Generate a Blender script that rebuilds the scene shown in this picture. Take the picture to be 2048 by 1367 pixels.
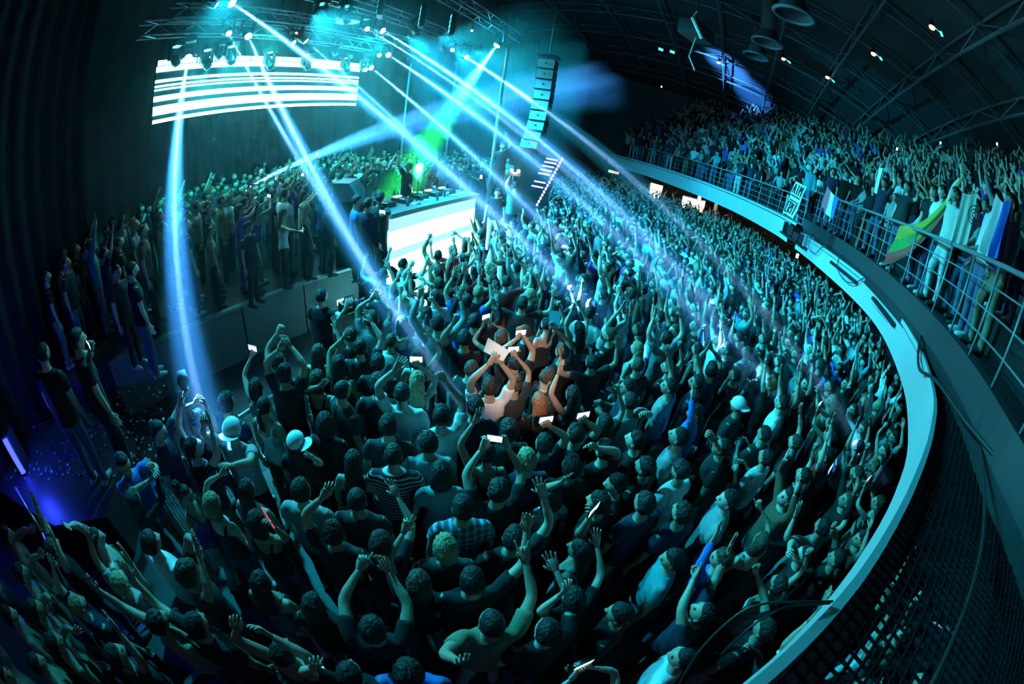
import bpy, bmesh, math, random
import numpy as np
from mathutils import Vector, Matrix

sc = bpy.context.scene
for o in list(bpy.data.objects):
    bpy.data.objects.remove(o)
col = sc.collection
PI = math.pi

# ------------------------------------------------------------------ camera
# 15 mm full-frame diagonal fisheye, tilted down 29 degrees and rolled 8.5 degrees
H = 4.3
FPX = 853.0
PITCH, ROLL = math.radians(29.2), math.radians(8.5)
FWD = np.array([0, math.cos(PITCH), -math.sin(PITCH)])
_r0 = np.array([1.0, 0, 0]); _u0 = np.cross(_r0, FWD)
RGT = math.cos(ROLL) * _r0 + math.sin(ROLL) * _u0
UPV = -math.sin(ROLL) * _r0 + math.cos(ROLL) * _u0
CAM = np.array([0, 0, H])
cd = bpy.data.cameras.new('camera')
cam = bpy.data.objects.new('camera', cd)
col.objects.link(cam)
cam.matrix_world = Matrix(((RGT[0], UPV[0], -FWD[0], 0), (RGT[1], UPV[1], -FWD[1], 0),
                           (RGT[2], UPV[2], -FWD[2], H), (0, 0, 0, 1)))
cd.type = 'PANO'
cd.sensor_width = 36.0
cd.sensor_height = 24.0
cd.sensor_fit = 'HORIZONTAL'
cd.clip_start = 0.02
_t = cd if hasattr(cd, 'panorama_type') else cd.cycles
_t.panorama_type = 'FISHEYE_EQUISOLID'
_t.fisheye_lens = 36.0 * FPX / 2048.0
_t.fisheye_fov = math.radians(240)
sc.camera = cam

# ------------------------------------------------------------------ world, exposure, sampling hints
w = bpy.data.worlds.new('world')
sc.world = w
w.use_nodes = True
w.node_tree.nodes['Background'].inputs['Color'].default_value = (0.020, 0.026, 0.058, 1)
w.node_tree.nodes['Background'].inputs['Strength'].default_value = 1.0
sc.view_settings.view_transform = 'Standard'
sc.view_settings.look = 'None'
sc.view_settings.gamma = 1.0
sc.view_settings.use_curve_mapping = False
sc.view_settings.exposure = 0.4
sc.cycles.max_bounces = 3
sc.cycles.diffuse_bounces = 1
sc.cycles.glossy_bounces = 1
sc.cycles.transmission_bounces = 2
sc.cycles.volume_bounces = 0
sc.cycles.transparent_max_bounces = 8
sc.cycles.sample_clamp_indirect = 3.0
sc.cycles.use_denoising = True
sc.cycles.caustics_reflective = False
sc.cycles.caustics_refractive = False

def ray(px, py):
    x = px - 1024.0; y = 683.5 - py
    r = math.hypot(x, y) + 1e-9
    th = 2 * math.asin(min(1, r / (2 * FPX)))
    return math.sin(th) * (x / r * RGT + y / r * UPV) + math.cos(th) * FWD
def onz(px, py, z):
    d = ray(px, py)
    return CAM + d * ((z - H) / d[2])
def atd(px, py, dist):
    """point on the pixel's sight line at a horizontal distance"""
    d = ray(px, py)
    return CAM + d * (dist / math.hypot(d[0], d[1]))
def proj(p):
    d = np.array(p, float) - CAM
    d /= np.linalg.norm(d)
    th = math.acos(max(-1, min(1, d @ FWD)))
    r = 2 * FPX * math.sin(th / 2)
    v = np.array([d @ RGT, d @ UPV]); v /= (np.linalg.norm(v) + 1e-9)
    return 1024 + r * v[0], 683.5 - r * v[1]

# ------------------------------------------------------------------ stage wash lamps (large lights of the rig)
def spot(name, loc, target, energy, color, angle, blend=0.2, radius=0.04):
    l = bpy.data.lights.new(name, 'SPOT')
    l.energy = energy; l.color = color; l.spot_size = math.radians(angle); l.spot_blend = blend
    l.shadow_soft_size = radius
    o = bpy.data.objects.new(name, l)
    col.objects.link(o)
    o.location = loc
    o.rotation_euler = (Vector(target) - Vector(loc)).to_track_quat('-Z', 'Y').to_euler()
    return o
TEAL = (0.012, 0.66, 0.93)
AQUA = (0.012, 0.56, 1.0)
BLUE = (0.015, 0.27, 1.0)
WBLUE = (0.045, 0.34, 1.0)
GREEN = (0.02, 1.0, 0.10)

# the rig's teal wash: wide lamps on the stage truss, over the audience and the stage
WASH = [((-5.0, 5.0, 6.5), (0.4, 2.6, 0.5), 2100, TEAL, 85), ((-4.6, 7.4, 6.5), (2.5, 6.0, 0.5), 3600, TEAL, 90),
        ((-3.6, 10.4, 6.5), (2.2, 10.2, 0.5), 8200, AQUA, 75), ((-2.9, 13.0, 6.5), (4.5, 16.0, 0.5), 6000, AQUA, 95),
        ((-3.3, 11.8, 6.7), (9.5, 7.0, 5.0), 5000, TEAL, 60), ((-2.6, 14.0, 6.7), (9.5, 15.5, 5.0), 5200, TEAL, 60),
        ((-5.2, 7.0, 6.3), (-9.6, 10.5, 2.5), 1500, (0.02, 0.85, 0.88), 95), ((-4.4, 10.5, 6.3), (-7.6, 16.5, 3.0), 1600, (0.02, 0.85, 0.95), 120)]
for a, b, e, c, s in WASH:
    spot('wash_lamp', a, b, e, c, s, 0.7, 0.12)

# ================================================================== materials
MATS = {}
def mat(name, color, rough=0.6, metal=0.0, var=0.0, scale=6.0, bump=0.0, emit=None, strength=0.0, coat=0.0, sheen=0.0):
    m = bpy.data.materials.new(name)
    m.use_nodes = True
    nt = m.node_tree
    b = nt.nodes['Principled BSDF']
    b.inputs['Base Color'].default_value = (*color, 1)
    b.inputs['Roughness'].default_value = rough
    b.inputs['Metallic'].default_value = metal
    if coat: b.inputs['Coat Weight'].default_value = coat
    if sheen: b.inputs['Sheen Weight'].default_value = sheen
    if emit:
        b.inputs['Emission Color'].default_value = (*emit, 1)
        b.inputs['Emission Strength'].default_value = strength
    if var or bump:
        tc = nt.nodes.new('ShaderNodeTexCoord')
        nz = nt.nodes.new('ShaderNodeTexNoise')
        nz.inputs['Scale'].default_value = scale
        nz.inputs['Detail'].default_value = 3
        nt.links.new(tc.outputs['Object'], nz.inputs['Vector'])
        if var:
            mx = nt.nodes.new('ShaderNodeMix'); mx.data_type = 'RGBA'
            mx.inputs[6].default_value = tuple(max(0, c * (1 - var)) for c in color) + (1,)
            mx.inputs[7].default_value = tuple(min(1, c * (1 + var)) for c in color) + (1,)
            nt.links.new(nz.outputs['Fac'], mx.inputs['Factor'])
            nt.links.new(mx.outputs[2], b.inputs['Base Color'])
        if bump:
            bp = nt.nodes.new('ShaderNodeBump')
            bp.inputs['Strength'].default_value = bump
            bp.inputs['Distance'].default_value = 0.02
            nt.links.new(nz.outputs['Fac'], bp.inputs['Height'])
            nt.links.new(bp.outputs['Normal'], b.inputs['Normal'])
    MATS[name] = m
    return m
def pattern(name, c1, c2, scale, plaid=False, axis='Z'):
    """a printed fabric: stripes or checks laid out on the garment"""
    m = mat(name, c1, 0.85)
    nt = m.node_tree; b = nt.nodes['Principled BSDF']
    tc = nt.nodes.new('ShaderNodeTexCoord')
    def wave(ax):
        wv = nt.nodes.new('ShaderNodeTexWave'); wv.wave_type = 'BANDS'; wv.bands_direction = ax
        wv.inputs['Scale'].default_value = scale; wv.inputs['Distortion'].default_value = 0.4
        nt.links.new(tc.outputs['Object'], wv.inputs['Vector'])
        r = nt.nodes.new('ShaderNodeMath'); r.operation = 'GREATER_THAN'; r.inputs[1].default_value = 0.62
        nt.links.new(wv.outputs['Fac'], r.inputs[0])
        return r
    f = wave(axis)
    if plaid:
        g = wave('X'); a = nt.nodes.new('ShaderNodeMath'); a.operation = 'ADD'
        nt.links.new(f.outputs[0], a.inputs[0]); nt.links.new(g.outputs[0], a.inputs[1])
        h = nt.nodes.new('ShaderNodeMath'); h.operation = 'MULTIPLY'; h.inputs[1].default_value = 0.5
        nt.links.new(a.outputs[0], h.inputs[0]); f = h
    mx = nt.nodes.new('ShaderNodeMix'); mx.data_type = 'RGBA'
    mx.inputs[6].default_value = (*c1, 1); mx.inputs[7].default_value = (*c2, 1)
    nt.links.new(f.outputs[0], mx.inputs['Factor'])
    nt.links.new(mx.outputs[2], b.inputs['Base Color'])
    return m
def haze_mat(name, dens, color=(0.9, 0.95, 1.0), aniso=0.3):
    m = bpy.data.materials.new(name); m.use_nodes = True
    nt = m.node_tree; nt.nodes.clear()
    out = nt.nodes.new('ShaderNodeOutputMaterial')
    v = nt.nodes.new('ShaderNodeVolumeScatter')
    v.inputs['Color'].default_value = (*color, 1)
    v.inputs['Density'].default_value = dens
    v.inputs['Anisotropy'].default_value = aniso
    nt.links.new(v.outputs[0], out.inputs['Volume'])
    MATS[name] = m
    return m

mat('black_metal', (0.03, 0.035, 0.04), 0.42, 0.6, 0.3, 9)
mat('steel', (0.34, 0.37, 0.39), 0.34, 0.85, 0.15, 8)
mat('painted_steel', (0.27, 0.29, 0.31), 0.4, 0.2, 0.1, 8)
mat('truss_alu', (0.16, 0.17, 0.18), 0.45, 0.5, 0.15, 8)
mat('ceiling_steel', (0.17, 0.18, 0.21), 0.55, 0.2, 0.2, 3)
mat('ceiling_panel', (0.07, 0.07, 0.085), 0.9, 0, 0.25, 1.2)
mat('concrete', (0.06, 0.06, 0.065), 0.55, 0, 0.35, 2.0, 0.15)
mat('stage_deck', (0.035, 0.036, 0.04), 0.4, 0, 0.3, 3.0, 0.1)
mat('stage_panel', (0.17, 0.18, 0.19), 0.6, 0, 0.12, 2.0)
mat('drape', (0.09, 0.095, 0.10), 0.95, 0, 0.25, 3.0, 0.2)
mat('drape_black', (0.012, 0.013, 0.016), 0.98)
mat('wall_paint', (0.10, 0.11, 0.13), 0.85, 0, 0.2, 1.5)
mat('fascia_white', (0.48, 0.49, 0.49), 0.55, 0, 0.08, 2.0)
mat('fascia_dark', (0.035, 0.04, 0.045), 0.6, 0, 0.15, 2.0)
mat('balcony_floor', (0.015, 0.015, 0.018), 0.7, 0, 0.25, 3.0)
mat('cable', (0.03, 0.03, 0.03), 0.5)
mat('speaker_grey', (0.16, 0.18, 0.19), 0.5, 0.1, 0.1, 20)
mat('rubber', (0.02, 0.02, 0.02), 0.7)
mat('plastic_black', (0.02, 0.02, 0.022), 0.35)
mat('glass_dark', (0.02, 0.025, 0.03), 0.08, 0, 0, 1, 0, None, 0, 1.0)
mat('paper_white', (0.82, 0.82, 0.84), 0.8)
mat('paper_blue', (0.25, 0.52, 0.62), 0.7)
mat('screen_off', (0.008, 0.02, 0.022), 0.4)
mat('led_white', (0.1, 0.1, 0.1), 0.5, emit=(0.20, 0.96, 1.0), strength=22.0)
mat('led_tile', (0.1, 0.1, 0.1), 0.5, emit=(0.20, 0.96, 1.0), strength=16.0)
mat('led_mid', (0.1, 0.1, 0.1), 0.5, emit=(0.12, 0.62, 0.72), strength=0.9)
mat('led_soft', (0.1, 0.1, 0.1), 0.5, emit=(0.45, 0.85, 0.95), strength=0.75)
mat('lens_white', (0.1, 0.1, 0.1), 0.3, emit=(0.72, 0.84, 1.0), strength=55.0)
mat('lens_dim', (0.1, 0.1, 0.1), 0.3, emit=(0.45, 0.55, 1.0), strength=12.0)
mat('lens_green', (0.1, 0.1, 0.1), 0.3, emit=(0.25, 1.0, 0.35), strength=50.0)
mat('led_blue', (0.02, 0.02, 0.05), 0.4, emit=(0.02, 0.03, 1.0), strength=6.0)
mat('led_violet', (0.05, 0.02, 0.1), 0.4, emit=(0.28, 0.16, 1.0), strength=7.0)
mat('lamp_red', (0.1, 0.02, 0.02), 0.4, emit=(1.0, 0.32, 0.2), strength=3.0)
mat('lamp_cyan', (0.02, 0.1, 0.1), 0.4, emit=(0.10, 0.85, 0.9), strength=1.2)
mat('lamp_warm', (0.2, 0.15, 0.1), 0.4, emit=(1.0, 0.82, 0.6), strength=14.0)
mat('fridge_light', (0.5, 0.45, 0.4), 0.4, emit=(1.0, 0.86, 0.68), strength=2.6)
mat('fridge_red', (0.5, 0.1, 0.1), 0.4, emit=(1.0, 0.25, 0.18), strength=1.6)
mat('exit_green', (0.0, 0.3, 0.05), 0.4, emit=(0.25, 1.0, 0.3), strength=2.0)
mat('exit_red', (0.3, 0.05, 0.05), 0.4, emit=(1.0, 0.3, 0.25), strength=1.5)
mat('phone_screen', (0.1, 0.1, 0.1), 0.2, emit=(0.55, 0.8, 1.0), strength=1.5)
mat('phone_torch', (0.2, 0.2, 0.2), 0.2, emit=(0.88, 0.84, 1.0), strength=22.0)
mat('specks', (0.2, 0.3, 0.34), 0.35, 0.2, 0.4, 40)
mat('glow_pink', (0.6, 0.05, 0.12), 0.4, emit=(1.0, 0.12, 0.2), strength=0.5)
mat('flag_yellow', (0.42, 0.33, 0.05), 0.85, 0, 0.15, 6)
mat('flag_red', (0.55, 0.07, 0.05), 0.85, 0, 0.15, 6)
mat('flag_green', (0.06, 0.26, 0.05), 0.85, 0, 0.15, 6)
mat('flag_blue', (0.04, 0.16, 0.62), 0.85, 0, 0.15, 6)
mat('flag_white', (0.8, 0.8, 0.8), 0.85, 0, 0.08, 6)
mat('flag_rose', (0.75, 0.15, 0.22), 0.85, 0, 0.1, 6)
mat('ink', (0.02, 0.03, 0.04), 0.8)
haze_mat('stage_haze', 0.011, (0.75, 0.98, 1.0), 0.2)
HAZE_BEAM = haze_mat('beam_haze', 0.05)
haze_mat('beam_haze_thin', 0.022)

# ================================================================== mesh helpers
class MB:
    def __init__(self):
        self.v = []; self.f = []; self.m = []
    def add(self, verts, faces, mi=0):
        n = len(self.v)
        self.v.extend([tuple(map(float, p)) for p in verts])
        for f in faces:
            self.f.append(tuple(i + n for i in f)); self.m.append(mi)
    def box(self, c, s, rz=0.0, mi=0, M=None):
        x, y, z = (k / 2 for k in s)
        P = [Vector((a, b, d)) for d in (-z, z) for a, b in ((-x, -y), (x, -y), (x, y), (-x, y))]
        R = Matrix.Rotation(rz, 3, 'Z') if M is None else M
        P = [R @ p + Vector(c) for p in P]
        self.add(P, [(3, 2, 1, 0), (4, 5, 6, 7), (0, 1, 5, 4), (1, 2, 6, 5), (2, 3, 7, 6), (3, 0, 4, 7)], mi)
    def tube(self, pts, r, n=8, mi=0, cap=True, up=None):
        """r: number, or one per point, or (rx, ry) per point"""
        P = [np.array(p, float) for p in pts]
        k = len(P)
        R = [(q, q) if np.isscalar(q) else tuple(q) for q in ([r] * k if np.isscalar(r) else r)]
        T = [P[min(i + 1, k - 1)] - P[max(i - 1, 0)] for i in range(k)]
        T = [t / (np.linalg.norm(t) + 1e-12) for t in T]
        u = np.array(up if up is not None else ((0, 0, 1) if abs(T[0][2]) < 0.9 else (1, 0, 0)), float)
        verts = []
        for i in range(k):
            u = u - T[i] * (u @ T[i])
            ln = np.linalg.norm(u)
            if ln < 1e-6:
                u = np.array([T[i][1], T[i][2], T[i][0]]); u = u - T[i] * (u @ T[i]); ln = np.linalg.norm(u)
            u = u / ln
            b = np.cross(T[i], u)
            for j in range(n):
                a = 2 * PI * j / n
                verts.append(P[i] + b * (R[i][0] * math.cos(a)) + u * (R[i][1] * math.sin(a)))
        faces = [((i + 1) * n + j, (i + 1) * n + (j + 1) % n, i * n + (j + 1) % n, i * n + j) for i in range(k - 1) for j in range(n)]
        if cap:
            faces.append(tuple(range(n)))
            faces.append(tuple(range(k * n - 1, (k - 1) * n - 1, -1)))
        self.add(verts, faces, mi)
    def ball(self, c, r, nu=10, nv=6, mi=0, M=None):
        rx, ry, rz = (r, r, r) if np.isscalar(r) else r
        V = [Vector((0, 0, -rz))]
        for i in range(1, nv):
            t = PI * i / nv - PI / 2
            for j in range(nu):
                a = 2 * PI * j / nu
                V.append(Vector((rx * math.cos(t) * math.cos(a), ry * math.cos(t) * math.sin(a), rz * math.sin(t))))
        V.append(Vector((0, 0, rz)))
        if M is not None: V = [M @ p for p in V]
        V = [p + Vector(c) for p in V]
        F = [(0, 1 + (j + 1) % nu, 1 + j) for j in range(nu)]
        for i in range(nv - 2):
            for j in range(nu):
                a = 1 + i * nu + j; b = 1 + i * nu + (j + 1) % nu
                F.append((a, b, b + nu, a + nu))
        L = len(V) - 1
        F += [(L, 1 + (nv - 2) * nu + j, 1 + (nv - 2) * nu + (j + 1) % nu) for j in range(nu)]
        self.add(V, F, mi)
    def sheet(self, grid, mi=0):
        """grid[i][j] of points"""
        a, b = len(grid), len(grid[0])
        self.add([p for row in grid for p in row],
                 [(i * b + j, i * b + j + 1, (i + 1) * b + j + 1, (i + 1) * b + j) for i in range(a - 1) for j in range(b - 1)], mi)
    def mesh(self, name, mats, smooth=False):
        me = bpy.data.meshes.new(name)
        usedv = sorted({i for f in self.f for i in f})
        if len(usedv) < len(self.v):
            mp = {o: n for n, o in enumerate(usedv)}
            self.v = [self.v[i] for i in usedv]; self.f = [tuple(mp[i] for i in f) for f in self.f]
        me.from_pydata(self.v, [], self.f)
        for q in ([mats] if isinstance(mats, str) else mats):
            me.materials.append(MATS[q])
        if any(self.m): me.polygons.foreach_set('material_index', self.m)
        if smooth: me.polygons.foreach_set('use_smooth', [True] * len(self.f))
        me.update()
        return me
    def build(self, name, mats, parent=None, smooth=False, loc=None):
        o = bpy.data.objects.new(name, self.mesh(name, mats, smooth))
        col.objects.link(o)
        if parent is not None: o.parent = parent
        if loc is not None: o.location = loc
        return o
def tag(o, label=None, cat=None, group=None, kind=None):
    if label: o['label'] = label
    if cat: o['category'] = cat
    if group: o['group'] = group
    if kind: o['kind'] = kind
    return o
def empty(name, loc=(0, 0, 0), rz=0.0, label=None, cat=None, group=None):
    o = bpy.data.objects.new(name, None)
    o.empty_display_size = 0.1
    col.objects.link(o)
    o.location = tuple(map(float, loc)); o.rotation_euler = (0, 0, rz)
    return tag(o, label, cat, group)
def copy_tree(o, parent=None, kids={}):
    c = o.copy(); col.objects.link(c); c.parent = parent
    for ch in o.children:
        copy_tree(ch, c)
    return c
def smooth_curve(P, n):
    """Catmull-Rom through the plan points, evenly spaced"""
    P = np.array(P, float); P = np.vstack([2 * P[0] - P[1], P, 2 * P[-1] - P[-2]])
    out = []
    for i in range(1, len(P) - 2):
        for t in np.linspace(0, 1, 24, endpoint=False):
            a, b, c, d = P[i - 1], P[i], P[i + 1], P[i + 2]
            out.append(0.5 * (2 * b + (c - a) * t + (2 * a - 5 * b + 4 * c - d) * t * t + (3 * b - a - 3 * c + d) * t ** 3))
    out.append(P[-2]); out = np.array(out)
    s = np.concatenate([[0], np.cumsum(np.linalg.norm(np.diff(out, axis=0), axis=1))])
    q = np.linspace(0, s[-1], n)
    return np.stack([np.interp(q, s, out[:, k]) for k in range(out.shape[1])], 1)
def normals2(C):
    T = np.gradient(C[:, :2], axis=0); T /= np.linalg.norm(T, axis=1)[:, None] + 1e-9
    return np.stack([T[:, 1], -T[:, 0]], 1)

# ================================================================== the setting
STAGE_Z = 1.1
mb = MB(); mb.add([(-16, -8, 0), (20, -8, 0), (20, 36, 0), (-16, 36, 0)], [(0, 1, 2, 3)])
tag(mb.build('floor', 'concrete'), kind='structure')

# drapes behind and beside the stage: one pleated wall
back = smooth_curve([(-7.4, -3.5), (-8.6, 0.5), (-9.9, 3.2), (-10.4, 7.0), (-9.6, 12.0), (-8.0, 17.0), (-4.8, 21.0), (-1.0, 27.5)], 260)
nb = normals2(back)
rows = []
for z in (0.0, 2.5, 5.0, 11.6):
    rows.append([(p[0] + n[0] * 0.09 * math.sin(i * 1.15) * (1 - z * 0.05), p[1] + n[1] * 0.09 * math.sin(i * 1.15) * (1 - z * 0.05), z) for i, (p, n) in enumerate(zip(back, nb))])
mb = MB(); mb.sheet(rows)
tag(mb.build('wall_left', 'drape', smooth=True), kind='structure')
# near black masking drape at the far left of the view
masking = smooth_curve([(-6.6, -3.4), (-7.0, -1.0), (-7.5, 0.9), (-7.95, 2.2), (-8.7, 4.5)], 80)
nm_ = normals2(masking)
mb = MB(); mb.sheet([[(p[0] + n[0] * 0.07 * math.sin(i * 1.3), p[1] + n[1] * 0.07 * math.sin(i * 1.3), z) for i, (p, n) in enumerate(zip(masking, nm_))] for z in (0.0, 4.0, 11.6)])
tag(mb.build('wall_masking', 'drape_black', smooth=True), kind='structure')
# far and right walls behind the balcony
wallr = smooth_curve([(-1.0, 27.5), (4.0, 33.0), (12.0, 31.0), (17.5, 24.0), (18.5, 14.0), (17.5, 5.0), (14.0, -2.0), (9.0, -6.0), (3.0, -7.0)], 80)
mb = MB(); mb.sheet([[(p[0], p[1], z) for p in wallr] for z in (0.0, 5.0, 11.5)])
tag(mb.build('wall_right', 'wall_paint', smooth=True), kind='structure')

# vaulted ceiling
def ceil_z(x, y):
    return 12.0 - 0.0085 * ((x - 1.0) ** 2 + 0.55 * (y - 9.0) ** 2)
gx = np.linspace(-12, 20, 17); gy = np.linspace(-8, 34, 22)
mb = MB(); mb.sheet([[(x, y, ceil_z(x, y) + 0.55) for y in gy] for x in gx])
ceiling = tag(mb.build('ceiling', 'ceiling_panel', smooth=True), kind='structure')
def lattice_girder(p, q, depth, nseg, r=0.045):
    """two chords and zigzag webbing that follow the vault"""
    P = [(p[0] + (q[0] - p[0]) * t, p[1] + (q[1] - p[1]) * t) for t in np.linspace(0, 1, nseg + 1)]
    top = [(x, y, ceil_z(x, y) + 0.45) for x, y in P]; bot = [(x, y, ceil_z(x, y) + 0.45 - depth) for x, y in P]
    g = MB(); g.tube(top, r, 5); g.tube(bot, r * 1.25, 5)
    for i in range(nseg):
        a, b = (top[i], bot[i + 1]) if i % 2 else (bot[i], top[i + 1])
        g.tube([a, b], r * 0.6, 4)
    return g
k = 0
for i in range(13):        # ribs one way
    s = -10 + i * 3.0
    g = lattice_girder((s - 4, -7), (s + 14, 31), 0.6, 26)
    g.build('ceiling_rib', 'ceiling_steel', ceiling)
for i in range(14):        # and across
    s = -12 + i * 3.2
    g = lattice_girder((-9, s + 5.5), (19, s - 4.5), 0.45, 20, 0.04)
    g.build('ceiling_rib', 'ceiling_steel', ceiling)

# ------------------------------------------------------------------ balcony
LIP = smooth_curve([(0.12, -0.12), (0.42, 0.03), (0.75, .19), (1.26, .43), (1.7, .66), (2.23, .95), (3.02, 1.42), (3.88, 2.06), (5.16, 3.42),
                    (6.66, 5.74), (7.55, 8.73), (8.2, 11.6), (8.46, 13.6), (8.1, 17.6), (6.3, 23.7), (4.3, 27.6)], 120)
LEDGE = smooth_curve([(3.0, -1.6), (3.1, -0.5), (3.3, .66), (4.07, 1.72), (4.95, 2.93), (6.05, 4.8), (7.4, 7.6), (8.1, 10.2), (8.75, 12.4), (9.0, 14.2), (8.6, 18.0), (6.9, 24), (4.8, 28.2)], 120)
SPLIT = int(np.argmin(np.linalg.norm(LEDGE - np.array([8.55, 11.6]), axis=1)))
LSPLIT = int(np.argmin(np.linalg.norm(LIP - np.array([8.1, 11.2]), axis=1)))
BZ_R, BZ_L = 3.72, 3.42        # deck levels: near (right) and far (left) stretch
balcony = empty('balcony', (0, 0, 0), 0, 'long curved balcony with pale fascia sweeping round the dance floor', 'balcony')
# deck and rising tiers
TN = normals2(LEDGE)
TIER_D, TIER_H, NT = 0.82, 0.52, 9
def tier_pts(off, rng):
    return [(LEDGE[i][0] + TN[i][0] * off, LEDGE[i][1] + TN[i][1] * off) for i in rng]
for nm, rng, bz in (('near', range(0, SPLIT + 1), BZ_R), ('far', range(SPLIT, 120), BZ_L)):
    rows = []
    rows.append([(x, y, bz - 0.5) for x, y in tier_pts(0, rng)])
    for t in range(NT):
        o0 = 0 if t == 0 else 1.0 + (t - 1) * TIER_D
        o1 = 1.0 + t * TIER_D
        rows.append([(x, y, bz + t * TIER_H) for x, y in tier_pts(o0, rng)])
        rows.append([(x, y, bz + t * TIER_H) for x, y in tier_pts(o1, rng)])
    rows.append([(x, y, 0.0) for x, y in tier_pts(1.0 + (NT - 1) * TIER_D + 0.02, rng)])
    mb = MB(); mb.sheet(rows)
    mb.build('tiered_deck', 'balcony_floor', balcony)
    # dark edge beam along the deck
    g = MB()
    A = tier_pts(-0.06, rng); B = tier_pts(0.16, rng)
    g.sheet([[(x, y, bz - 0.30) for x, y in A], [(x, y, bz + 0.03) for x, y in A], [(x, y, bz + 0.03) for x, y in B]])
    g.build('edge_beam', 'fascia_dark', balcony)
# soffit under the deck
mb = MB(); mb.sheet([[(x, y, 3.0) for x, y in tier_pts(0.1, range(0, 120))], [(x, y, 3.1) for x, y in tier_pts(5.5, range(0, 120))]])
mb.build('soffit', 'fascia_dark', balcony)
# pale fascia: one panel after another, with the lit lip on top
LN = normals2(LIP)
def lip_at(i, off):
    return (LIP[i][0] + LN[i][0] * off, LIP[i][1] + LN[i][1] * off)
ztop = [3.30 if i < LSPLIT else 3.46 for i in range(120)]
step = 6
for a in range(4, 119, step):
    b = min(a + step, 119)
    if a <= LSPLIT < b: b = LSPLIT
    if b - a < 1: continue
    g = MB(); rr = range(a, b + 1)
    zt = ztop[a]; zb = 2.74
    g.sheet([[(*lip_at(i, 0.0), zt - 0.07) for i in rr], [(*lip_at(i, 0.04), zb) for i in rr]])
    g.sheet([[(*lip_at(i, 0.04), zb) for i in rr], [(*lip_at(i, 0.35), zb) for i in rr]])
    o = g.build('fascia_panel', 'fascia_white', balcony)
g = MB(); rr = range(0, LSPLIT)
def lw(i): return 0.025 + 0.10 * min(1.0, max(0.0, (i - 26) / 24))
g.sheet([[(*lip_at(i, -0.02), 3.25) for i in rr], [(*lip_at(i, -0.02), 3.32) for i in rr], [(*lip_at(i, lw(i)), 3.32) for i in rr], [(*lip_at(i, lw(i)), 3.28) for i in rr]])
tag(g.build('lip', 'fascia_white', balcony), 'bright flat lip along the fascia')
g = MB(); rr = range(LSPLIT + 1, 120)
g.sheet([[(*lip_at(i, -0.02), 3.42) for i in rr], [(*lip_at(i, -0.02), 3.5) for i in rr], [(*lip_at(i, 0.6), 3.5) for i in rr]])
g.build('lip', 'fascia_white', balcony)
# open grille between lip and deck, through which the crowd shows
g = MB()
GP = [tuple(p) for p in LIP[:52]] + [tuple(p) for p in LEDGE[38::-1]]
def in_poly(poly, x, y):
    c = False
    for k in range(len(poly)):
        (x1, y1), (x2, y2) = poly[k], poly[k - 1]
        if (y1 > y) != (y2 > y) and x < (x2 - x1) * (y - y1) / (y2 - y1) + x1: c = not c
    return c
GS = 0.06
ca, sa = math.cos(0.5), math.sin(0.5)
GPA = np.array(GP)
def in_many(P):
    c = np.zeros(len(P), bool)
    for k in range(len(GPA)):
        (x1, y1), (x2, y2) = GPA[k], GPA[k - 1]
        if y1 == y2: continue
        c ^= ((y1 > P[:, 1]) != (y2 > P[:, 1])) & (P[:, 0] < (x2 - x1) * (P[:, 1] - y1) / (y2 - y1) + x1)
    return c
tt = np.arange(-2, 8, 0.06)
for axis in (0, 1):
    for q in np.arange(-5, 6.5, GS):
        a, b = (np.full_like(tt, q), tt) if axis == 0 else (tt, np.full_like(tt, q))
        Pq = np.stack([a * ca - b * sa, a * sa + b * ca], 1)
        okv = in_many(Pq); run = None
        for k in range(len(tt)):
            if okv[k] and run is None: run = k
            if run is not None and (not okv[k] or k == len(tt) - 1):
                if k - run > 1: g.tube([(*Pq[run], 3.24), (*Pq[k - 1], 3.24)], 0.0095, 3, cap=False)
                run = None
tag(g.build('grille', 'black_metal', balcony), 'black wire grille bridging lip and deck', kind='stuff')

# ------------------------------------------------------------------ railings
def railing(rng, bz, hgt, label, step):
    rail = empty('balcony_railing', (*LEDGE[rng[0]], bz), 0, label, 'railing', 'balcony railings')
    off = 0.02
    base = np.array([*LEDGE[rng[0]], bz])
    def pt(i, z): return np.array([LEDGE[i][0] + TN[i][0] * off, LEDGE[i][1] + TN[i][1] * off, bz + z]) - base
    g = MB(); g.tube([pt(i, hgt) for i in rng], 0.030, 8); g.build('top_rail', 'painted_steel', rail, True)
    for f in (0.28, 0.52, 0.76):
        g = MB(); g.tube([pt(i, hgt * f) for i in rng], 0.011, 6); g.build('cross_rail', 'painted_steel', rail, True)
    for i in list(rng)[::step]:
        g = MB(); g.tube([pt(i, 0.0), pt(i, hgt)], 0.020, 6); g.build('post', 'painted_steel', rail, True)
    return rail
railing(range(0, SPLIT - 1), BZ_R, 1.0, 'steel tube railing along the near raised stretch of the balcony', 3)
railing(range(SPLIT + 1, 120), BZ_L, 0.95, 'steel tube railing along the far lower stretch of the balcony', 3)
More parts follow.
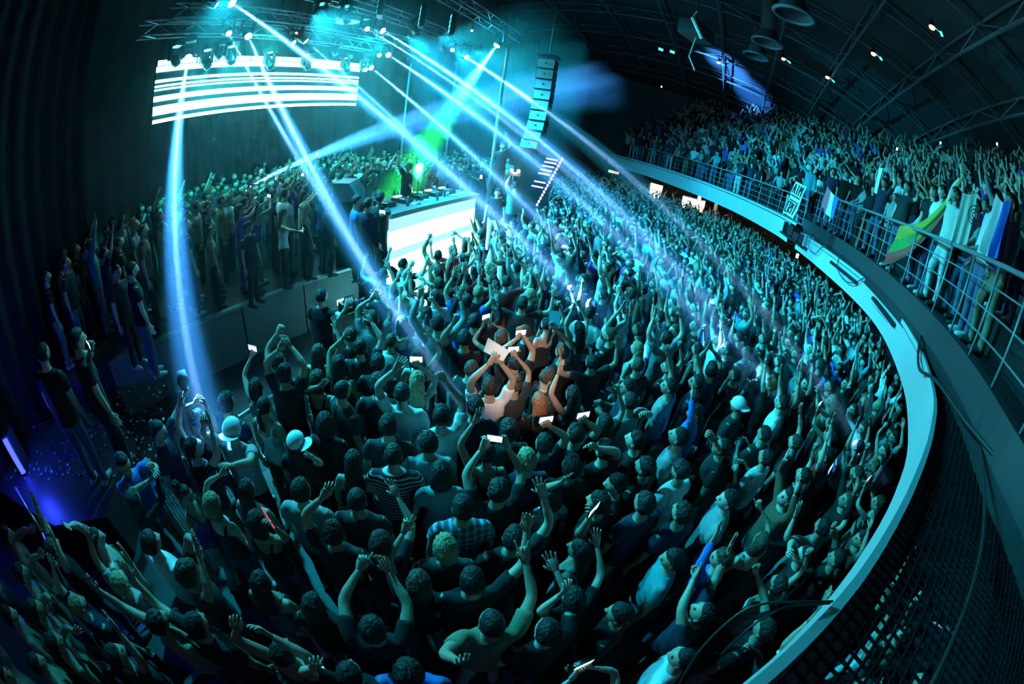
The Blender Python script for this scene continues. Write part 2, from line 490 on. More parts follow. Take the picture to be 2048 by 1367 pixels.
# speaker shelf where the two stretches meet
i = SPLIT
sx, sy = LIP[LSPLIT]
rot = math.atan2(*(LIP[LSPLIT + 1] - LIP[LSPLIT - 1])[::-1])
sh = empty('equipment_shelf', (sx + 0.2, sy, 2.98), rot, 'dark shelf of equipment at the step in the balcony front', 'shelf')
g = MB(); g.box((0, 0, 0), (2.1, 0.8, 0.06)); g.build('board', 'black_metal', sh)
for x in (-0.95, 0.95):
    g = MB(); g.box((x, -0.1, 0.2), (0.06, 0.9, 0.4)); g.build('bracket', 'fascia_white' if x < 0 else 'black_metal', sh)
for x, h in ((-0.55, 0.3), (0.0, 0.22), (0.55, 0.34)):
    g = MB(); g.box((x, 0.0, 0.03 + h / 2), (0.46, 0.5, h)); g.box((x, -0.26, 0.03 + h / 2), (0.36, 0.02, h * 0.7), mi=1)
    g.build('floodlight_box', ['plastic_black', 'glass_dark'], sh)

# ------------------------------------------------------------------ stage
S0, S1 = np.array([-6.35, 3.1]), np.array([-3.55, 8.1])          # visible stage front
SU = (S1 - S0) / np.linalg.norm(S1 - S0); SN = np.array([SU[1], -SU[0]])
stage = empty('stage', (0, 0, 0), 0, 'low dark stage packed with guests behind the DJ', 'stage')
edge = [S0 - SU * 0.6, S0, S1, (-2.3, 11.6), (-0.9, 14.6), (0.2, 17.5), (-4.0, 20.0), (-9.2, 13.5), (-10.0, 6.5), (-9.3, 2.8), (-7.4, 1.9)]
edge = [tuple(map(float, p)) for p in edge]
mb = MB()
n_ = len(edge)
mb.add([(x, y, STAGE_Z) for x, y in edge], [tuple(range(n_ - 1, -1, -1))][0:1] and [tuple(range(n_))])
for i in range(n_):
    a, b = edge[i], edge[(i + 1) % n_]
    mb.add([(*a, 0), (*b, 0), (*b, STAGE_Z), (*a, STAGE_Z)], [(0, 1, 2, 3)])
mb.build('deck', 'stage_deck', stage)
L_ = np.linalg.norm(S1 - S0); npan = 4
for k in range(npan):
    a = S0 + SU * (L_ * k / npan + 0.015); b = S0 + SU * (L_ * (k + 1) / npan - 0.015)
    c = (a + b) / 2 + SN * 0.03
    g = MB(); g.box((c[0], c[1], STAGE_Z / 2 - 0.02), (np.linalg.norm(b - a), 0.04, STAGE_Z - 0.06), math.atan2(SU[1], SU[0]))
    g.build('front_panel', 'stage_panel', stage)
g = MB(); c = (S0 + S1) / 2 + SN * 0.05; g.box((c[0], c[1], STAGE_Z + 0.005), (L_, 0.12, 0.05), math.atan2(SU[1], SU[0])); g.build('edge_trim', 'steel', stage)

# ------------------------------------------------------------------ LED wall above the stage
WL, WR = np.array([-7.5, 5.8]), np.array([-5.64, 12.26])
wu = (WR - WL) / np.linalg.norm(WR - WL); wn = np.array([wu[1], -wu[0]])
wlen = np.linalg.norm(WR - WL)
wall_ang = math.atan2(wu[1], wu[0])
led = empty('led_wall', (WL[0], WL[1], 4.66), wall_ang, 'wide hanging LED wall showing glowing white horizontal stripes', 'LED screen')
WH = 1.36
g = MB(); g.box((wlen / 2, 0.09, WH / 2), (wlen, 0.1, WH)); g.build('cabinet', 'screen_off', led)
# stripes, measured down the wall (fractions of its height)
for f0, f1 in ((0.0, 0.05), (0.125, 0.26), (0.34, 0.42), (0.51, 0.532), (0.565, 0.59), (0.64, 0.68), (0.81, 0.895), (0.915, 0.995)):
    g = MB()
    if f0 < 0.8:
        g.box((wlen / 2, 0.03, (f0 + f1) / 2 * WH), (wlen, 0.02, (f1 - f0) * WH))
        g.build('stripe', 'led_white', led)
    else:
        nb_ = 13                                   # the top band is broken into tiles
        for q in range(nb_):
            x0, x1 = wlen * q / nb_, wlen * (q + 1) / nb_
            h = MB(); h.box(((x0 + x1) / 2, 0.03, (f0 + f1) / 2 * WH), (x1 - x0 - (0.05 if f0 > 0.91 else 0.0), 0.02, (f1 - f0) * WH))
            h.build('stripe_tile', 'led_tile', led)
for x in (0.6, wlen / 2, wlen - 0.6):
    g = MB(); g.tube([(x, 0.1, WH), (x, 0.1, WH + 2.2)], 0.012, 5); g.build('hanging_cable', 'cable', led)

# ------------------------------------------------------------------ lighting trusses
def box_truss(p, q, z, label, w=0.30, n=None):
    p = np.array(p); q = np.array(q); L = np.linalg.norm(q - p); ang = math.atan2(*(q - p)[::-1])
    t = empty('lighting_truss', (p[0], p[1], z), ang, label, 'truss', 'lighting trusses over the stage')
    h = w / 2
    for y, zz in ((-h, 0), (h, 0), (-h, w), (h, w)):
        g = MB(); g.tube([(0, y, zz), (L, y, zz)], 0.024, 6); g.build('chord', 'truss_alu', t)
    n = n or int(L / 0.45)
    g = MB()
    for i in range(n):
        a, b = L * i / n, L * (i + 1) / n
        for (y0, z0, y1, z1) in ((-h, 0, -h, w), (h, 0, h, w), (-h, 0, h, 0), (-h, w, h, w)):
            if i % 2: y0, z0, y1, z1 = y1, z1, y0, z0
            g.tube([(a, y0, z0), (b, y1, z1)], 0.011, 4, cap=False)
    g.build('webbing', 'truss_alu', t)
    for x in (L * 0.12, L * 0.5, L * 0.88):
        g = MB(); g.tube([(x, 0, w), (x, 0, ceil_z(*(p + (q - p) * x / L)) + 0.4 - z)], 0.010, 4); g.build('hoist_chain', 'cable', t)
    return t
def on_line(p, q, t): return np.array(p) + (np.array(q) - np.array(p)) * t
T1 = ((-6.05, 2.7), (-2.75, 15.8)); T2 = ((-6.75, 5.35), (-4.3, 14.3)); T3 = ((-7.15, 4.9), (-5.2, 13.2)); T0 = ((-4.3, 1.2), (-1.25, 13.4))
box_truss(*T1, 6.98, 'long silver truss carrying the brightest beam lamps')
box_truss(*T2, 6.68, 'silver truss of lamps between the screen and the front truss')
box_truss(*T3, 6.42, 'silver truss running just above the LED wall')
box_truss(*T0, 7.05, 'front truss whose right end carries the green lamp')

# ------------------------------------------------------------------ moving heads
def moving_head(loc, aim, lens, label, group, size=1.0, lamp=None):
    """hangs from its base; the head points along aim"""
    loc = np.array(loc, float)
    d = Vector(aim) - Vector(loc); d.normalize()
    az = math.atan2(d.y, d.x)
    root = empty('moving_head_light', loc, 0, label, 'stage light', group)
    s = size
    g = MB(); g.box((0, 0, 0.33 * s), (0.30 * s, 0.24 * s, 0.11 * s), az); g.box((0, 0, 0.41 * s), (0.06, 0.06, 0.08), az); g.build('base', 'plastic_black', root)
    side = Vector((-math.sin(az), math.cos(az), 0))
    for k in (-1, 1):
        g = MB(); c = side * (0.16 * s * k); g.box((c.x, c.y, 0.13 * s), (0.10 * s, 0.035 * s, 0.34 * s), az); g.build('yoke_arm', 'plastic_black', root)
    R = d.to_track_quat('Z', 'Y').to_matrix()
    g = MB()
    g.tube([tuple(d * (t * s)) for t in (-0.20, -0.17, 0.02, 0.12, 0.17)], [0.05 * s, 0.10 * s, 0.115 * s, 0.105 * s, 0.10 * s], 14)
    hd = g.build('head', 'plastic_black', root, True)
    g = MB(); g.tube([tuple(d * (0.165 * s)), tuple(d * (0.178 * s))], [0.088 * s, 0.075 * s], 14); g.build('lens', lens, hd)
    return root
def on_wall(px, py, off):
    d = ray(px, py); w3 = np.array([wn[0], wn[1], 0.0])
    return CAM + d * ((off - (CAM - np.array([WL[0], WL[1], 0])) @ w3) / (d @ w3))
def beam(a, zf, end, ze, power, color, ang, label, halo=1.9, lens='lens_white', core=2.2, size=1.0, thick=False, reach=1.0, group='lit beam lamps on the stage rig'):
    A = onz(*a, zf) if zf else on_wall(*a, 0.5); B = onz(*end, ze)
    D = (B - A); D /= np.linalg.norm(D)
    # the lens sits 0.19 m down the beam from the fixture's pivot
    piv = A - D * 0.18 * size
    f = moving_head(piv, B, lens, label, group, size)
    src = A + D * 0.03
    wide = ang * halo
    l = spot('beam_lamp', src, B, power, color, wide, 1.0, 0.02); l.parent = f; l.matrix_parent_inverse = Matrix.Translation(-Vector(piv))
    if core:
        l = spot('core_lamp', src, B, power * core, (0.32, 0.60, 1.0), ang * 0.62, 0.6, 0.015); l.parent = f; l.matrix_parent_inverse = Matrix.Translation(-Vector(piv))
    # smoke hanging in the beam
    L = np.linalg.norm(B - src) * reach; r = L * math.tan(math.radians(wide / 2))
    E = src + D * L
    g = MB(); g.tube([src, E], [0.06, r + 0.06], 20)
    o = g.build('beam_smoke', 'beam_haze_thin' if thick else 'beam_haze')
    tag(o, 'smoke glowing in the beam of the ' + label, 'smoke', 'smoke lit by the beams', 'stuff')
    return f
P0 = 200000
beam((465, 7), 6.6, (1232, 665), 1.2, P0 * 1.6, WBLUE, 2.0, 'bright beam lamp at the top edge of the picture')
beam((497, 73), 6.3, (837, 704), 1.3, P0 * 1.2, WBLUE, 2.0, 'bright beam lamp above the middle of the LED wall')
beam((377, 116), 0, (420, 876), 1.6, P0 * 1.0, WBLUE, 1.7, 'beam lamp hung before the left end of the LED wall', 2.8)
beam((766, 62), 6.6, (1448, 640), 1.2, P0 * 2.0, WBLUE, 1.9, 'bright beam lamp on the front truss right of the LED wall')
beam((777, 110), 6.3, (1545, 811), 1.2, P0 * 1.3, WBLUE, 1.6, 'beam lamp below the brightest one right of the LED wall')
beam((743, 136), 0, (1174, 536), 1.2, P0 * 1.2, WBLUE, 2.0, 'beam lamp at the right corner of the LED wall')
beam((934, 115), 6.6, (1680, 850), 1.2, P0 * 2.0, WBLUE, 1.6, 'beam lamp nearest the green light')
beam((612, 83), 6.3, (1010, 455), 1.2, P0 * 0.9, WBLUE, 1.8, 'beam lamp above the right half of the LED wall')
beam((993, 92), 6.6, (806, 372), 2.5, P0 * 1.3, GREEN, 15.0, 'green lamp at the end of the front truss', 1.0, core=0, reach=0.42, lens='lens_green', size=1.1)
beam((458, 67), 6.3, (958, 850), 1.3, P0 * 0.5, WBLUE, 1.5, 'smaller beam lamp above the LED wall centre', 1.3, lens='lens_dim', core=3.5, size=0.8)
beam((735, 58), 6.6, (1588, 832), 1.3, P0 * 0.5, WBLUE, 1.3, 'smaller beam lamp just left of the front truss one', 1.3, lens='lens_dim', core=3.5, size=0.8)
beam((905, 100), 6.6, (1768, 972), 1.3, P0 * 0.5, WBLUE, 1.2, 'smaller beam lamp hung left of the green light', 1.3, lens='lens_dim', core=3.5, size=0.8)
# pairs of dimmer heads beside them
DIM = [((421, 5), 6.6, (900, 260)), ((580, 82), 6.3, (1000, 300)), ((755, 108), 6.3, (1000, 300)), ((727, 137), 6.05, (1000, 300)), ((437, 110), 6.05, (800, 500))]
for n, (a, z, e) in enumerate(DIM):
    moving_head(onz(*a, z) if z > 6.1 else on_wall(*a, 0.5), atd(*e, 9.0), 'lens_dim', ['half-lit moving head at the top edge left of the brightest lamp', 'half-lit moving head between the two centre beam lamps',
                'half-lit moving head beside the lower beam lamp', 'half-lit moving head at the very corner of the LED wall', 'half-lit moving head over the left third of the LED wall'][n], 'half-lit moving heads', 0.8)
# unlit heads silhouetted against the screen and along the front truss
UN = [((350, 118), 6.05, 'before the left end of the screen stripes'), ((412, 124), 6.05, 'left of centre before the screen'), ((460, 116), 6.05, 'near the middle of the screen top'), ((538, 126), 6.05, 'right of the screen middle'), ((612, 128), 6.05, 'three quarters along the screen top'),
      ((690, 134), 6.05, 'near the right end of the screen top'), ((640, 30), 6.6, 'on the front truss, largest of the dark heads'), ((690, 34), 6.6, 'on the front truss beside the white diffuser'), ((885, 95), 6.6, 'on the front truss left of the green lamp'), ((830, 60), 6.8, 'high on the front truss by the blinders'),
      ((668, 100), 6.3, 'between the beam lamps right of centre')]
for (a, z, w_) in UN:
    p = onz(*a, z) if z > 6.1 else on_wall(*a, 0.55)
    moving_head(p, (p[0] + 1.5, p[1] - 0.2, p[2] - 2.0), 'glass_dark', 'unlit black moving head ' + w_, 'unlit moving heads', 0.95)
# audience blinders: 2 x 3 lamps
def blinder(px, py, z, label):
    p = onz(px, py, z)
    r = empty('blinder', p, math.radians(-70), label, 'stage light', 'audience blinders')
    g = MB(); g.box((0, 0, 0), (0.34, 0.12, 0.62)); g.build('housing', 'plastic_black', r)
    for i in range(2):
        for j in range(4):
            g = MB(); g.tube([(-0.08 + 0.16 * i, -0.062, -0.21 + 0.14 * j), (-0.08 + 0.16 * i, -0.07, -0.21 + 0.14 * j)], 0.05, 10); g.build('lamp', 'lamp_cyan', r)
blinder(763, 8, 6.9, 'blinder of eight lamps at the top edge of the picture')
blinder(845, 32, 6.9, 'blinder of eight lamps above the front truss beams')
blinder(905, 48, 6.9, 'smallest blinder of eight lamps, nearest the green lamp')
# soft white diffuser lamp on the truss
p = onz(697, 36, 6.6); r = empty('diffuser_lamp', p, 0.2, 'pale round diffuser lamp on the front truss', 'stage light')
g = MB(); g.tube([(0, 0, -0.1), (0, 0, 0.0), (0, 0, 0.12)], [0.27, 0.27, 0.12], 18); g.build('shade', 'fascia_white', r)
g = MB(); g.tube([(0, 0, 0.12), (0, 0, 0.4)], 0.02, 6); g.build('stem', 'black_metal', r)
# small red and white indicator lamps on the rig
for k, (a, z) in enumerate((((593, 66), 6.5), ((764, 97), 6.5), ((944, 61), 6.8))):
    p = onz(*a, z); r = empty('indicator_lamp', p, 0, ['red pilot lamp over the LED wall', 'red pilot lamp right of the LED wall', 'red pilot lamp near the green light'][k], 'lamp', 'pilot lamps')
    g = MB(); g.ball((0, 0, 0), 0.035, 8, 6); g.build('bulb', 'lamp_red', r); g = MB(); g.tube([(0, 0, 0.02), (0, 0, 0.2)], 0.015, 6); g.build('stem', 'black_metal', r)

# ------------------------------------------------------------------ beam lamps on the stage floor
def floor_beam(a, d, through, far, power, color, ang, label, halo, zoff=0.0):
    A = atd(*a, d); B = atd(*through, far)
    D = (B - A); D /= np.linalg.norm(D)
    r = empty('floor_beam_light', A - D * 0.15, 0, label, 'stage light', 'beam lamps on the stage floor')
    g = MB(); g.tube([tuple(D * t) for t in (-0.2, -0.15, 0.05, 0.13)], [0.05, 0.11, 0.12, 0.11], 14); g.build('head', 'plastic_black', r, True)
    g = MB(); g.tube([tuple(D * 0.128), tuple(D * 0.14)], [0.105, 0.09], 14); g.build('lens', 'lens_white', r)
    g = MB(); hz = A[2] - 0.15 * D[2] - STAGE_Z; g.tube([(0, 0, -hz), (0, 0, 0)], 0.03, 8); g.box((0, 0, -hz + 0.03), (0.4, 0.4, 0.06)); g.build('stand', 'black_metal', r)
    src = A + D * 0.05
    l = spot('beam_lamp', src, B, power, color, ang * halo, 1.0, 0.02); l.parent = r; l.matrix_parent_inverse = Matrix.Translation(-Vector(A - D * 0.15))
    L = np.linalg.norm(B - src); rr = L * math.tan(math.radians(ang * halo / 2))
    g = MB(); g.tube([src, B], [0.08, rr + 0.08], 20)
    tag(g.build('beam_smoke', 'beam_haze_thin'), 'blue smoke glowing in the beam of the ' + label, 'smoke', 'smoke lit by the beams', 'stuff')
floor_beam((492, 377), 11.5, (1200, 150), 17.0, P0 * 2.6, (0.06, 0.34, 1.0), 2.2, 'white beam lamp low in the stage crowd', 3.0)
floor_beam((516, 360), 12.3, (1230, 185), 18.0, P0 * 1.6, (0.04, 0.3, 1.0), 3.0, 'second beam lamp low in the stage crowd', 2.4)

# ------------------------------------------------------------------ DJ booth
B0, B1 = np.array([-2.78, 7.98]), np.array([-1.53, 11.2])
bu = (B1 - B0) / np.linalg.norm(B1 - B0); bn = np.array([bu[1], -bu[0]]); bl = np.linalg.norm(B1 - B0); bang = math.atan2(bu[1], bu[0])
booth = empty('dj_booth', (B0[0], B0[1], 0), bang, 'broad DJ booth with a glowing white LED front', 'DJ booth')
g = MB(); g.box((bl / 2, 0.55, 1.1), (bl, 1.0, 2.2)); g.build('body', 'plastic_black', booth)
g = MB(); g.box((bl / 2, 0.5, 2.28), (bl + 0.12, 1.2, 0.10)); g.build('top', 'stage_panel', booth)
def bp(z0, z1, m, nm, y=0.0, x0=0.0, x1=None):
    x1 = bl if x1 is None else x1
    q = MB(); q.box(((x0 + x1) / 2, y, (z0 + z1) / 2), (x1 - x0, 0.05, z1 - z0)); q.build(nm, m, booth)
bp(1.93, 2.24, 'led_soft', 'led_panel')
bp(1.50, 1.92, 'led_white', 'led_panel')
bp(1.32, 1.49, 'led_soft', 'led_panel')
bp(0.72, 1.31, 'led_white', 'led_panel')
bp(0.05, 0.55, 'led_white', 'led_panel', -0.35)
g = MB(); g.box((bl / 2, -0.18, 0.62), (bl + 0.2, 0.45, 0.06)); g.build('front_step', 'black_metal', booth)
# gear on the booth
def bloc(x, y, z):
    q = B0 + bu * x - bn * y
    return (q[0], q[1], z)
for k, x in enumerate((0.45, 1.05, 2.25, 2.85)):
    r = empty('media_player', bloc(x, 0.55, 2.33), bang, ['media player at the left end of the booth', 'media player left of the mixer', 'media player right of the mixer', 'media player at the right end of the booth'][k], 'DJ deck', 'media players on the booth')
    g = MB(); g.box((0, 0, 0.05), (0.32, 0.40, 0.10)); g.build('body', 'plastic_black', r)
    g = MB(); g.tube([(0, -0.06, 0.10), (0, -0.06, 0.118)], [0.105, 0.10], 18); g.build('jog_wheel', 'steel', r)
    g = MB(); g.box((0, 0.14, 0.115), (0.22, 0.09, 0.03)); g.build('display', 'phone_screen', r)
    for q in range(4):
        g = MB(); g.box((-0.13, -0.17 + 0.035 * q, 0.104), (0.03, 0.02, 0.012)); g.build('button', 'lamp_cyan', r)
r = empty('dj_mixer', bloc(1.65, 0.55, 2.33), bang, 'DJ mixer between the players in the booth centre', 'mixer')
g = MB(); g.box((0, 0, 0.05), (0.34, 0.40, 0.10)); g.build('body', 'plastic_black', r)
for i in range(4):
    g = MB(); g.box((-0.12 + 0.08 * i, -0.1, 0.105), (0.025, 0.05, 0.02)); g.build('fader', 'steel', r)
    for j in range(4):
        g = MB(); g.tube([(-0.12 + 0.08 * i, 0.0 + 0.045 * j, 0.10), (-0.12 + 0.08 * i, 0.0 + 0.045 * j, 0.125)], 0.013, 8); g.build('knob', 'steel', r)
random.seed(3)
ORD = ['leftmost', 'second', 'third', 'fourth', 'fifth', 'rightmost']
clut = []
for k in range(18):      # bottles, cups and cards littering the booth edge
    clut.append((0.2 + (bl - 0.4) * (k // 3 + 0.15 + 0.3 * (k % 3) * random.uniform(0.7, 1.1)) / 6, random.choice((random.uniform(0.08, 0.25), random.uniform(0.85, 1.02))), k % 3, k // 3))
for x, y, kind, o_ in clut:
    wh = 'front' if y < 0.5 else 'back'
    if kind == 0:
        r = empty('water_bottle', bloc(x, y, 2.33), 0, f'small clear bottle on the booth, {ORD[o_]} of its six bottles, {wh} edge', 'bottle', 'bottles on the booth')
        g = MB(); g.tube([(0, 0, 0), (0, 0, 0.14), (0, 0, 0.18), (0, 0, 0.2)], [0.032, 0.032, 0.014, 0.014], 10); g.build('bottle', 'speaker_grey', r, True)
        g = MB(); g.tube([(0, 0, 0.2), (0, 0, 0.22)], 0.015, 8); g.build('cap', 'flag_white', r)
    elif kind == 1:
        g = MB(); g.tube([(0, 0, 0), (0, 0, 0.11)], [0.028, 0.04], 10); tag(g.build('plastic_cup', 'flag_white', loc=bloc(x, y, 2.33), smooth=True), f'white plastic cup on the booth, {ORD[o_]} of its six cups, {wh} edge', 'cup', 'cups on the booth')
    else:
        g = MB(); g.box((0, 0, 0.012), (0.2, 0.14, 0.024), random.uniform(0, 3)); g.box((0, 0, 0.03), (0.15, 0.1, 0.014), random.uniform(0, 3)); tag(g.build('card_stack', 'paper_white', loc=bloc(x, y, 2.33)), f'pale card stack on the booth, {ORD[o_]} of six, {wh} edge', 'cards', 'cards on the booth')
# microphone stand in front of the DJ
r = empty('microphone_stand', bloc(1.15, 0.2, 2.33), 0, 'thin microphone stand rising from the booth', 'microphone stand')
g = MB(); g.tube([(0, 0, 0), (0, 0, 0.02)], 0.09, 14); g.build('base', 'black_metal', r)
g = MB(); g.tube([(0, 0, 0), (0, 0, 0.55), (0.22, 0.1, 0.85)], 0.01, 6); g.build('stand', 'black_metal', r)
g = MB(); g.tube([(0.22, 0.1, 0.85), (0.28, 0.12, 0.9)], [0.015, 0.024], 8); g.build('microphone', 'steel', r)
# round fan and riser behind the DJ
p = atd(837, 356, 11.2); r = empty('round_fan', (p[0], p[1], STAGE_Z), bang + 0.3, 'round stage fan standing behind the DJ', 'fan')
fz = p[2] - STAGE_Z
g = MB(); g.tube([(0, -0.05, fz), (0, 0.05, fz)], 0.40, 26); g.build('guard', 'speaker_grey', r, True)
g = MB(); g.tube([(0, 0, 0), (0, 0, fz - 0.3)], 0.03, 8); g.box((0, 0, 0.03), (0.5, 0.5, 0.06)); g.build('stand', 'black_metal', r)
RISER = 0.35
g = MB(); c = bloc(1.6, 1.75, STAGE_Z + RISER / 2); g.box((0, 0, 0), (3.4, 1.3, RISER), bang); g.box((0, 0, RISER / 2 + 0.012), (3.44, 1.34, 0.024), bang)
tag(g.build('riser', 'stage_deck', loc=c), 'low black riser the DJ stands on', 'riser')
# side monitor (lit green from above) on its flight case
p = atd(703, 378, 8.9); r = empty('monitor_speaker', (p[0], p[1], STAGE_Z), bang + 0.5, 'wedge monitor speaker beside the booth, lit green', 'speaker')
mz = p[2] - STAGE_Z
g = MB(); g.box((0, 0, (mz - 0.2) / 2), (0.6, 0.5, mz - 0.2)); g.build('flight_case', 'plastic_black', r)
g = MB(); V = [(-0.35, -0.3, 0), (0.35, -0.3, 0), (0.35, 0.3, 0), (-0.35, 0.3, 0), (-0.35, -0.05, 0.38), (0.35, -0.05, 0.38), (0.35, 0.3, 0.38), (-0.35, 0.3, 0.38)]
g.add([(x, y, z + mz - 0.2) for x, y, z in V], [(3, 2, 1, 0), (4, 5, 6, 7), (0, 1, 5, 4), (1, 2, 6, 5), (2, 3, 7, 6), (3, 0, 4, 7)]); w_ = g.build('wedge', 'speaker_grey', r)
g = MB(); g.add([(-0.3, -0.275, mz - 0.17), (0.3, -0.275, mz - 0.17), (0.3, -0.075, mz + 0.14), (-0.3, -0.075, mz + 0.14)], [(0, 1, 2, 3)]); g.build('grille', 'steel', w_)
# folded laptop stand frames behind it
p = atd(752, 388, 8.9); r = empty('laptop', (p[0], p[1], STAGE_Z), bang + 0.6, 'open laptop on a stand left of the DJ', 'laptop'); lz = p[2] - STAGE_Z
for sx_ in (-0.2, 0.2):
    g = MB(); g.tube([(sx_, -0.15, 0), (sx_, 0.1, lz - 0.12)], 0.015, 6); g.build('stand_leg', 'steel', r)
g = MB(); g.box((0, 0, lz - 0.11), (0.5, 0.34, 0.02)); g.build('keyboard', 'steel', r)
g = MB(); g.box((0, 0.17, lz + 0.06), (0.5, 0.02, 0.34)); g.build('lid', 'screen_off', r)

# ------------------------------------------------------------------ line array beside the stage
ar = empty('line_array', (0, 0, 0), 0, 'tall curved hanging column of pale loudspeakers right of the stage', 'speaker column')
top = (1090, 112); ac = [(1096, 130), (1093, 151), (1090, 172), (1087, 193), (1083, 214), (1079, 235), (1074, 255), (1068, 274), (1061, 292)]
aA = math.radians(-14)
prev = None
for k, (x, y) in enumerate(ac):
    p = atd(x, y, 11.4)
    tilt = math.radians(-2 - 2.3 * k)
    M = Matrix.Rotation(aA, 3, 'Z') @ Matrix.Rotation(tilt, 3, 'X')
    g = MB(); g.box(p, (0.46, 0.40, 0.272), M=M)
    cb = g.build('cabinet', 'plastic_black', ar)
    g = MB(); f = M @ Vector((0, -0.205, 0)); g.box(np.array(p) + np.array(f), (0.43, 0.02, 0.245), M=M); g.build('grille', 'speaker_grey', cb)
    g = MB(); f = M @ Vector((0.0, -0.22, 0)); g.tube([np.array(p) + np.array(f), np.array(p) + np.array(M @ Vector((0, -0.226, 0)))], 0.028, 10); g.build('badge', 'plastic_black', cb)
p = atd(1098, 116, 11.4)
g = MB(); g.box((p[0], p[1], p[2] + 0.03), (0.5, 0.5, 0.06), aA); g.build('flying_frame', 'black_metal', ar)
g = MB(); g.tube([(p[0], p[1], p[2]), (p[0], p[1], ceil_z(p[0], p[1]) + 0.4)], 0.015, 5); g.build('hoist_chain', 'cable', ar)

# ------------------------------------------------------------------ tall pipes beside the stage
for (a, b, d, zb, lab) in (((1016, 95), (985, 335), 12.2, STAGE_Z, 'tall pale steel pole standing at the right end of the stage'),
                           ((914, 130), (888, 335), 14.5, STAGE_Z, 'thin dim pole behind the beams, middle of three'),
                           ((822, 128), (800, 270), 15.0, STAGE_Z, 'thin dim pole furthest left behind the beams')):
    p = atd(*a, d); r = empty('stage_pole', (p[0], p[1], zb), 0, lab, 'pole', 'poles behind the beams')
    g = MB(); g.tube([(0, 0, 0), (0, 0, p[2] - zb)], 0.05 if d < 13 else 0.04, 10); g.build('pipe', 'painted_steel', r, True)
    g = MB(); g.tube([(0, 0, 0), (0, 0, 0.03)], 0.22, 14); g.build('base_plate', 'black_metal', r)
    g = MB(); g.box((0, 0, p[2] - zb + 0.03), (0.14, 0.14, 0.06)); g.build('clamp', 'black_metal', r)

# ------------------------------------------------------------------ violet LED tower beside the floor
p0 = atd(1085, 405, 15.0); r = empty('led_tower', (p0[0], p0[1], 0), -0.3, 'leaning tower of violet LED bars at the far side of the floor', 'LED tower')
q0 = atd(1073, 412, 15.0); q1 = atd(1126, 318, 15.0)
q0, q1 = q0 - np.array([p0[0], p0[1], 0]), q1 - np.array([p0[0], p0[1], 0])
g = MB(); g.tube([(q0[0], q0[1], 0), q0, q1], 0.03, 6); g.build('mast', 'black_metal', r)
for t in np.linspace(0.03, 1, 15):
    c = q0 + (q1 - q0) * t; g = MB(); g.box((c[0] + 0.0, c[1] - 0.05, c[2]), (0.06, 0.04, 0.09)); g.build('led_pixel', 'led_violet', r)
for t in (0.35, 0.45, 0.62, 0.7, 0.78, 0.86, 0.93):
    c = q0 + (q1 - q0) * t; g = MB(); g.box((c[0] - 0.3, c[1] - 0.05, c[2] + 0.06), (0.42, 0.03, 0.045)); g.build('led_bar', 'led_violet', r)

# ------------------------------------------------------------------ lit fridges and doorway beneath the far balcony
def fridge(px, py, d, wd, ht, label, zt):
    p = atd(px, py, d); az = math.atan2(p[0], p[1])
    r = empty('drinks_fridge', (p[0], p[1], 0), -az, label, 'fridge', 'lit drinks fridges under the balcony')
    g = MB(); g.box((0, 0.35, zt / 2), (wd, 0.66, zt)); g.build('body', 'painted_steel', r)
    g = MB(); g.box((0, -0.01, zt - 0.2), (wd, 0.06, 0.36)); h = g.build('header', 'fridge_light', r)
    g = MB(); g.box((0.12 * wd, -0.045, zt - 0.38), (wd * 0.76, 0.02, 0.07)); g.build('stripe', 'fridge_red', h)
    g = MB(); g.box((0, -0.01, (zt - 0.5) / 2 + 0.1), (wd * 0.9, 0.05, zt - 0.6)); dd = g.build('door', 'fridge_light', r)
    for k in range(4):
        g = MB(); g.box((0, -0.05, 0.4 + k * 0.4), (wd * 0.88, 0.03, 0.03)); g.build('shelf', 'black_metal', dd)
fridge(1312, 378, 26.0, 0.75, 2.1, 'lit drinks fridge furthest left under the far balcony', 2.35)
fridge(1375, 398, 26.0, 0.6, 2.0, 'small lit drinks fridge, middle of the three', 2.1)
fridge(1394, 404, 25.0, 0.95, 2.2, 'largest lit drinks fridge beside the doorway', 2.2)
p = atd(1415, 405, 26.5); az = math.atan2(p[0], p[1])
r = empty('lit_doorway', (p[0], p[1], 0), -az, 'warm lit doorway frame beside the drinks fridges', 'doorway')
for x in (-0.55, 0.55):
    g = MB(); g.box((x, 0, 1.45), (0.2, 0.2, 2.9)); g.build('jamb', 'fridge_light' if x < 0 else 'painted_steel', r)  # left jamb is no lamp: its warm light is emission in the material
g = MB(); g.box((0, 0, 2.9), (1.3, 0.2, 0.2)); g.build('lintel', 'painted_steel', r)
l = bpy.data.lights.new('doorway_lamp', 'POINT'); l.energy = 60; l.color = (1, 0.75, 0.5); l.shadow_soft_size = 0.2
o = bpy.data.objects.new('doorway_lamp', l); col.objects.link(o); o.location = (0, -0.6, 2.4); o.parent = r
# exit sign hanging under the balcony
p = atd(1228, 344, 23.0); r = empty('exit_sign', p, -math.atan2(p[0], p[1]), 'small green and red exit sign at the far wall', 'sign')
g = MB(); g.box((-0.15, 0, 0), (0.3, 0.05, 0.13)); g.build('green_half', 'exit_green', r)
g = MB(); g.box((0.14, 0, -0.01), (0.24, 0.05, 0.12)); g.build('red_half', 'exit_red', r)
g = MB(); g.tube([(0, 0, 0.05), (0, 0, 0.6)], 0.015, 5); g.build('rod', 'black_metal', r)

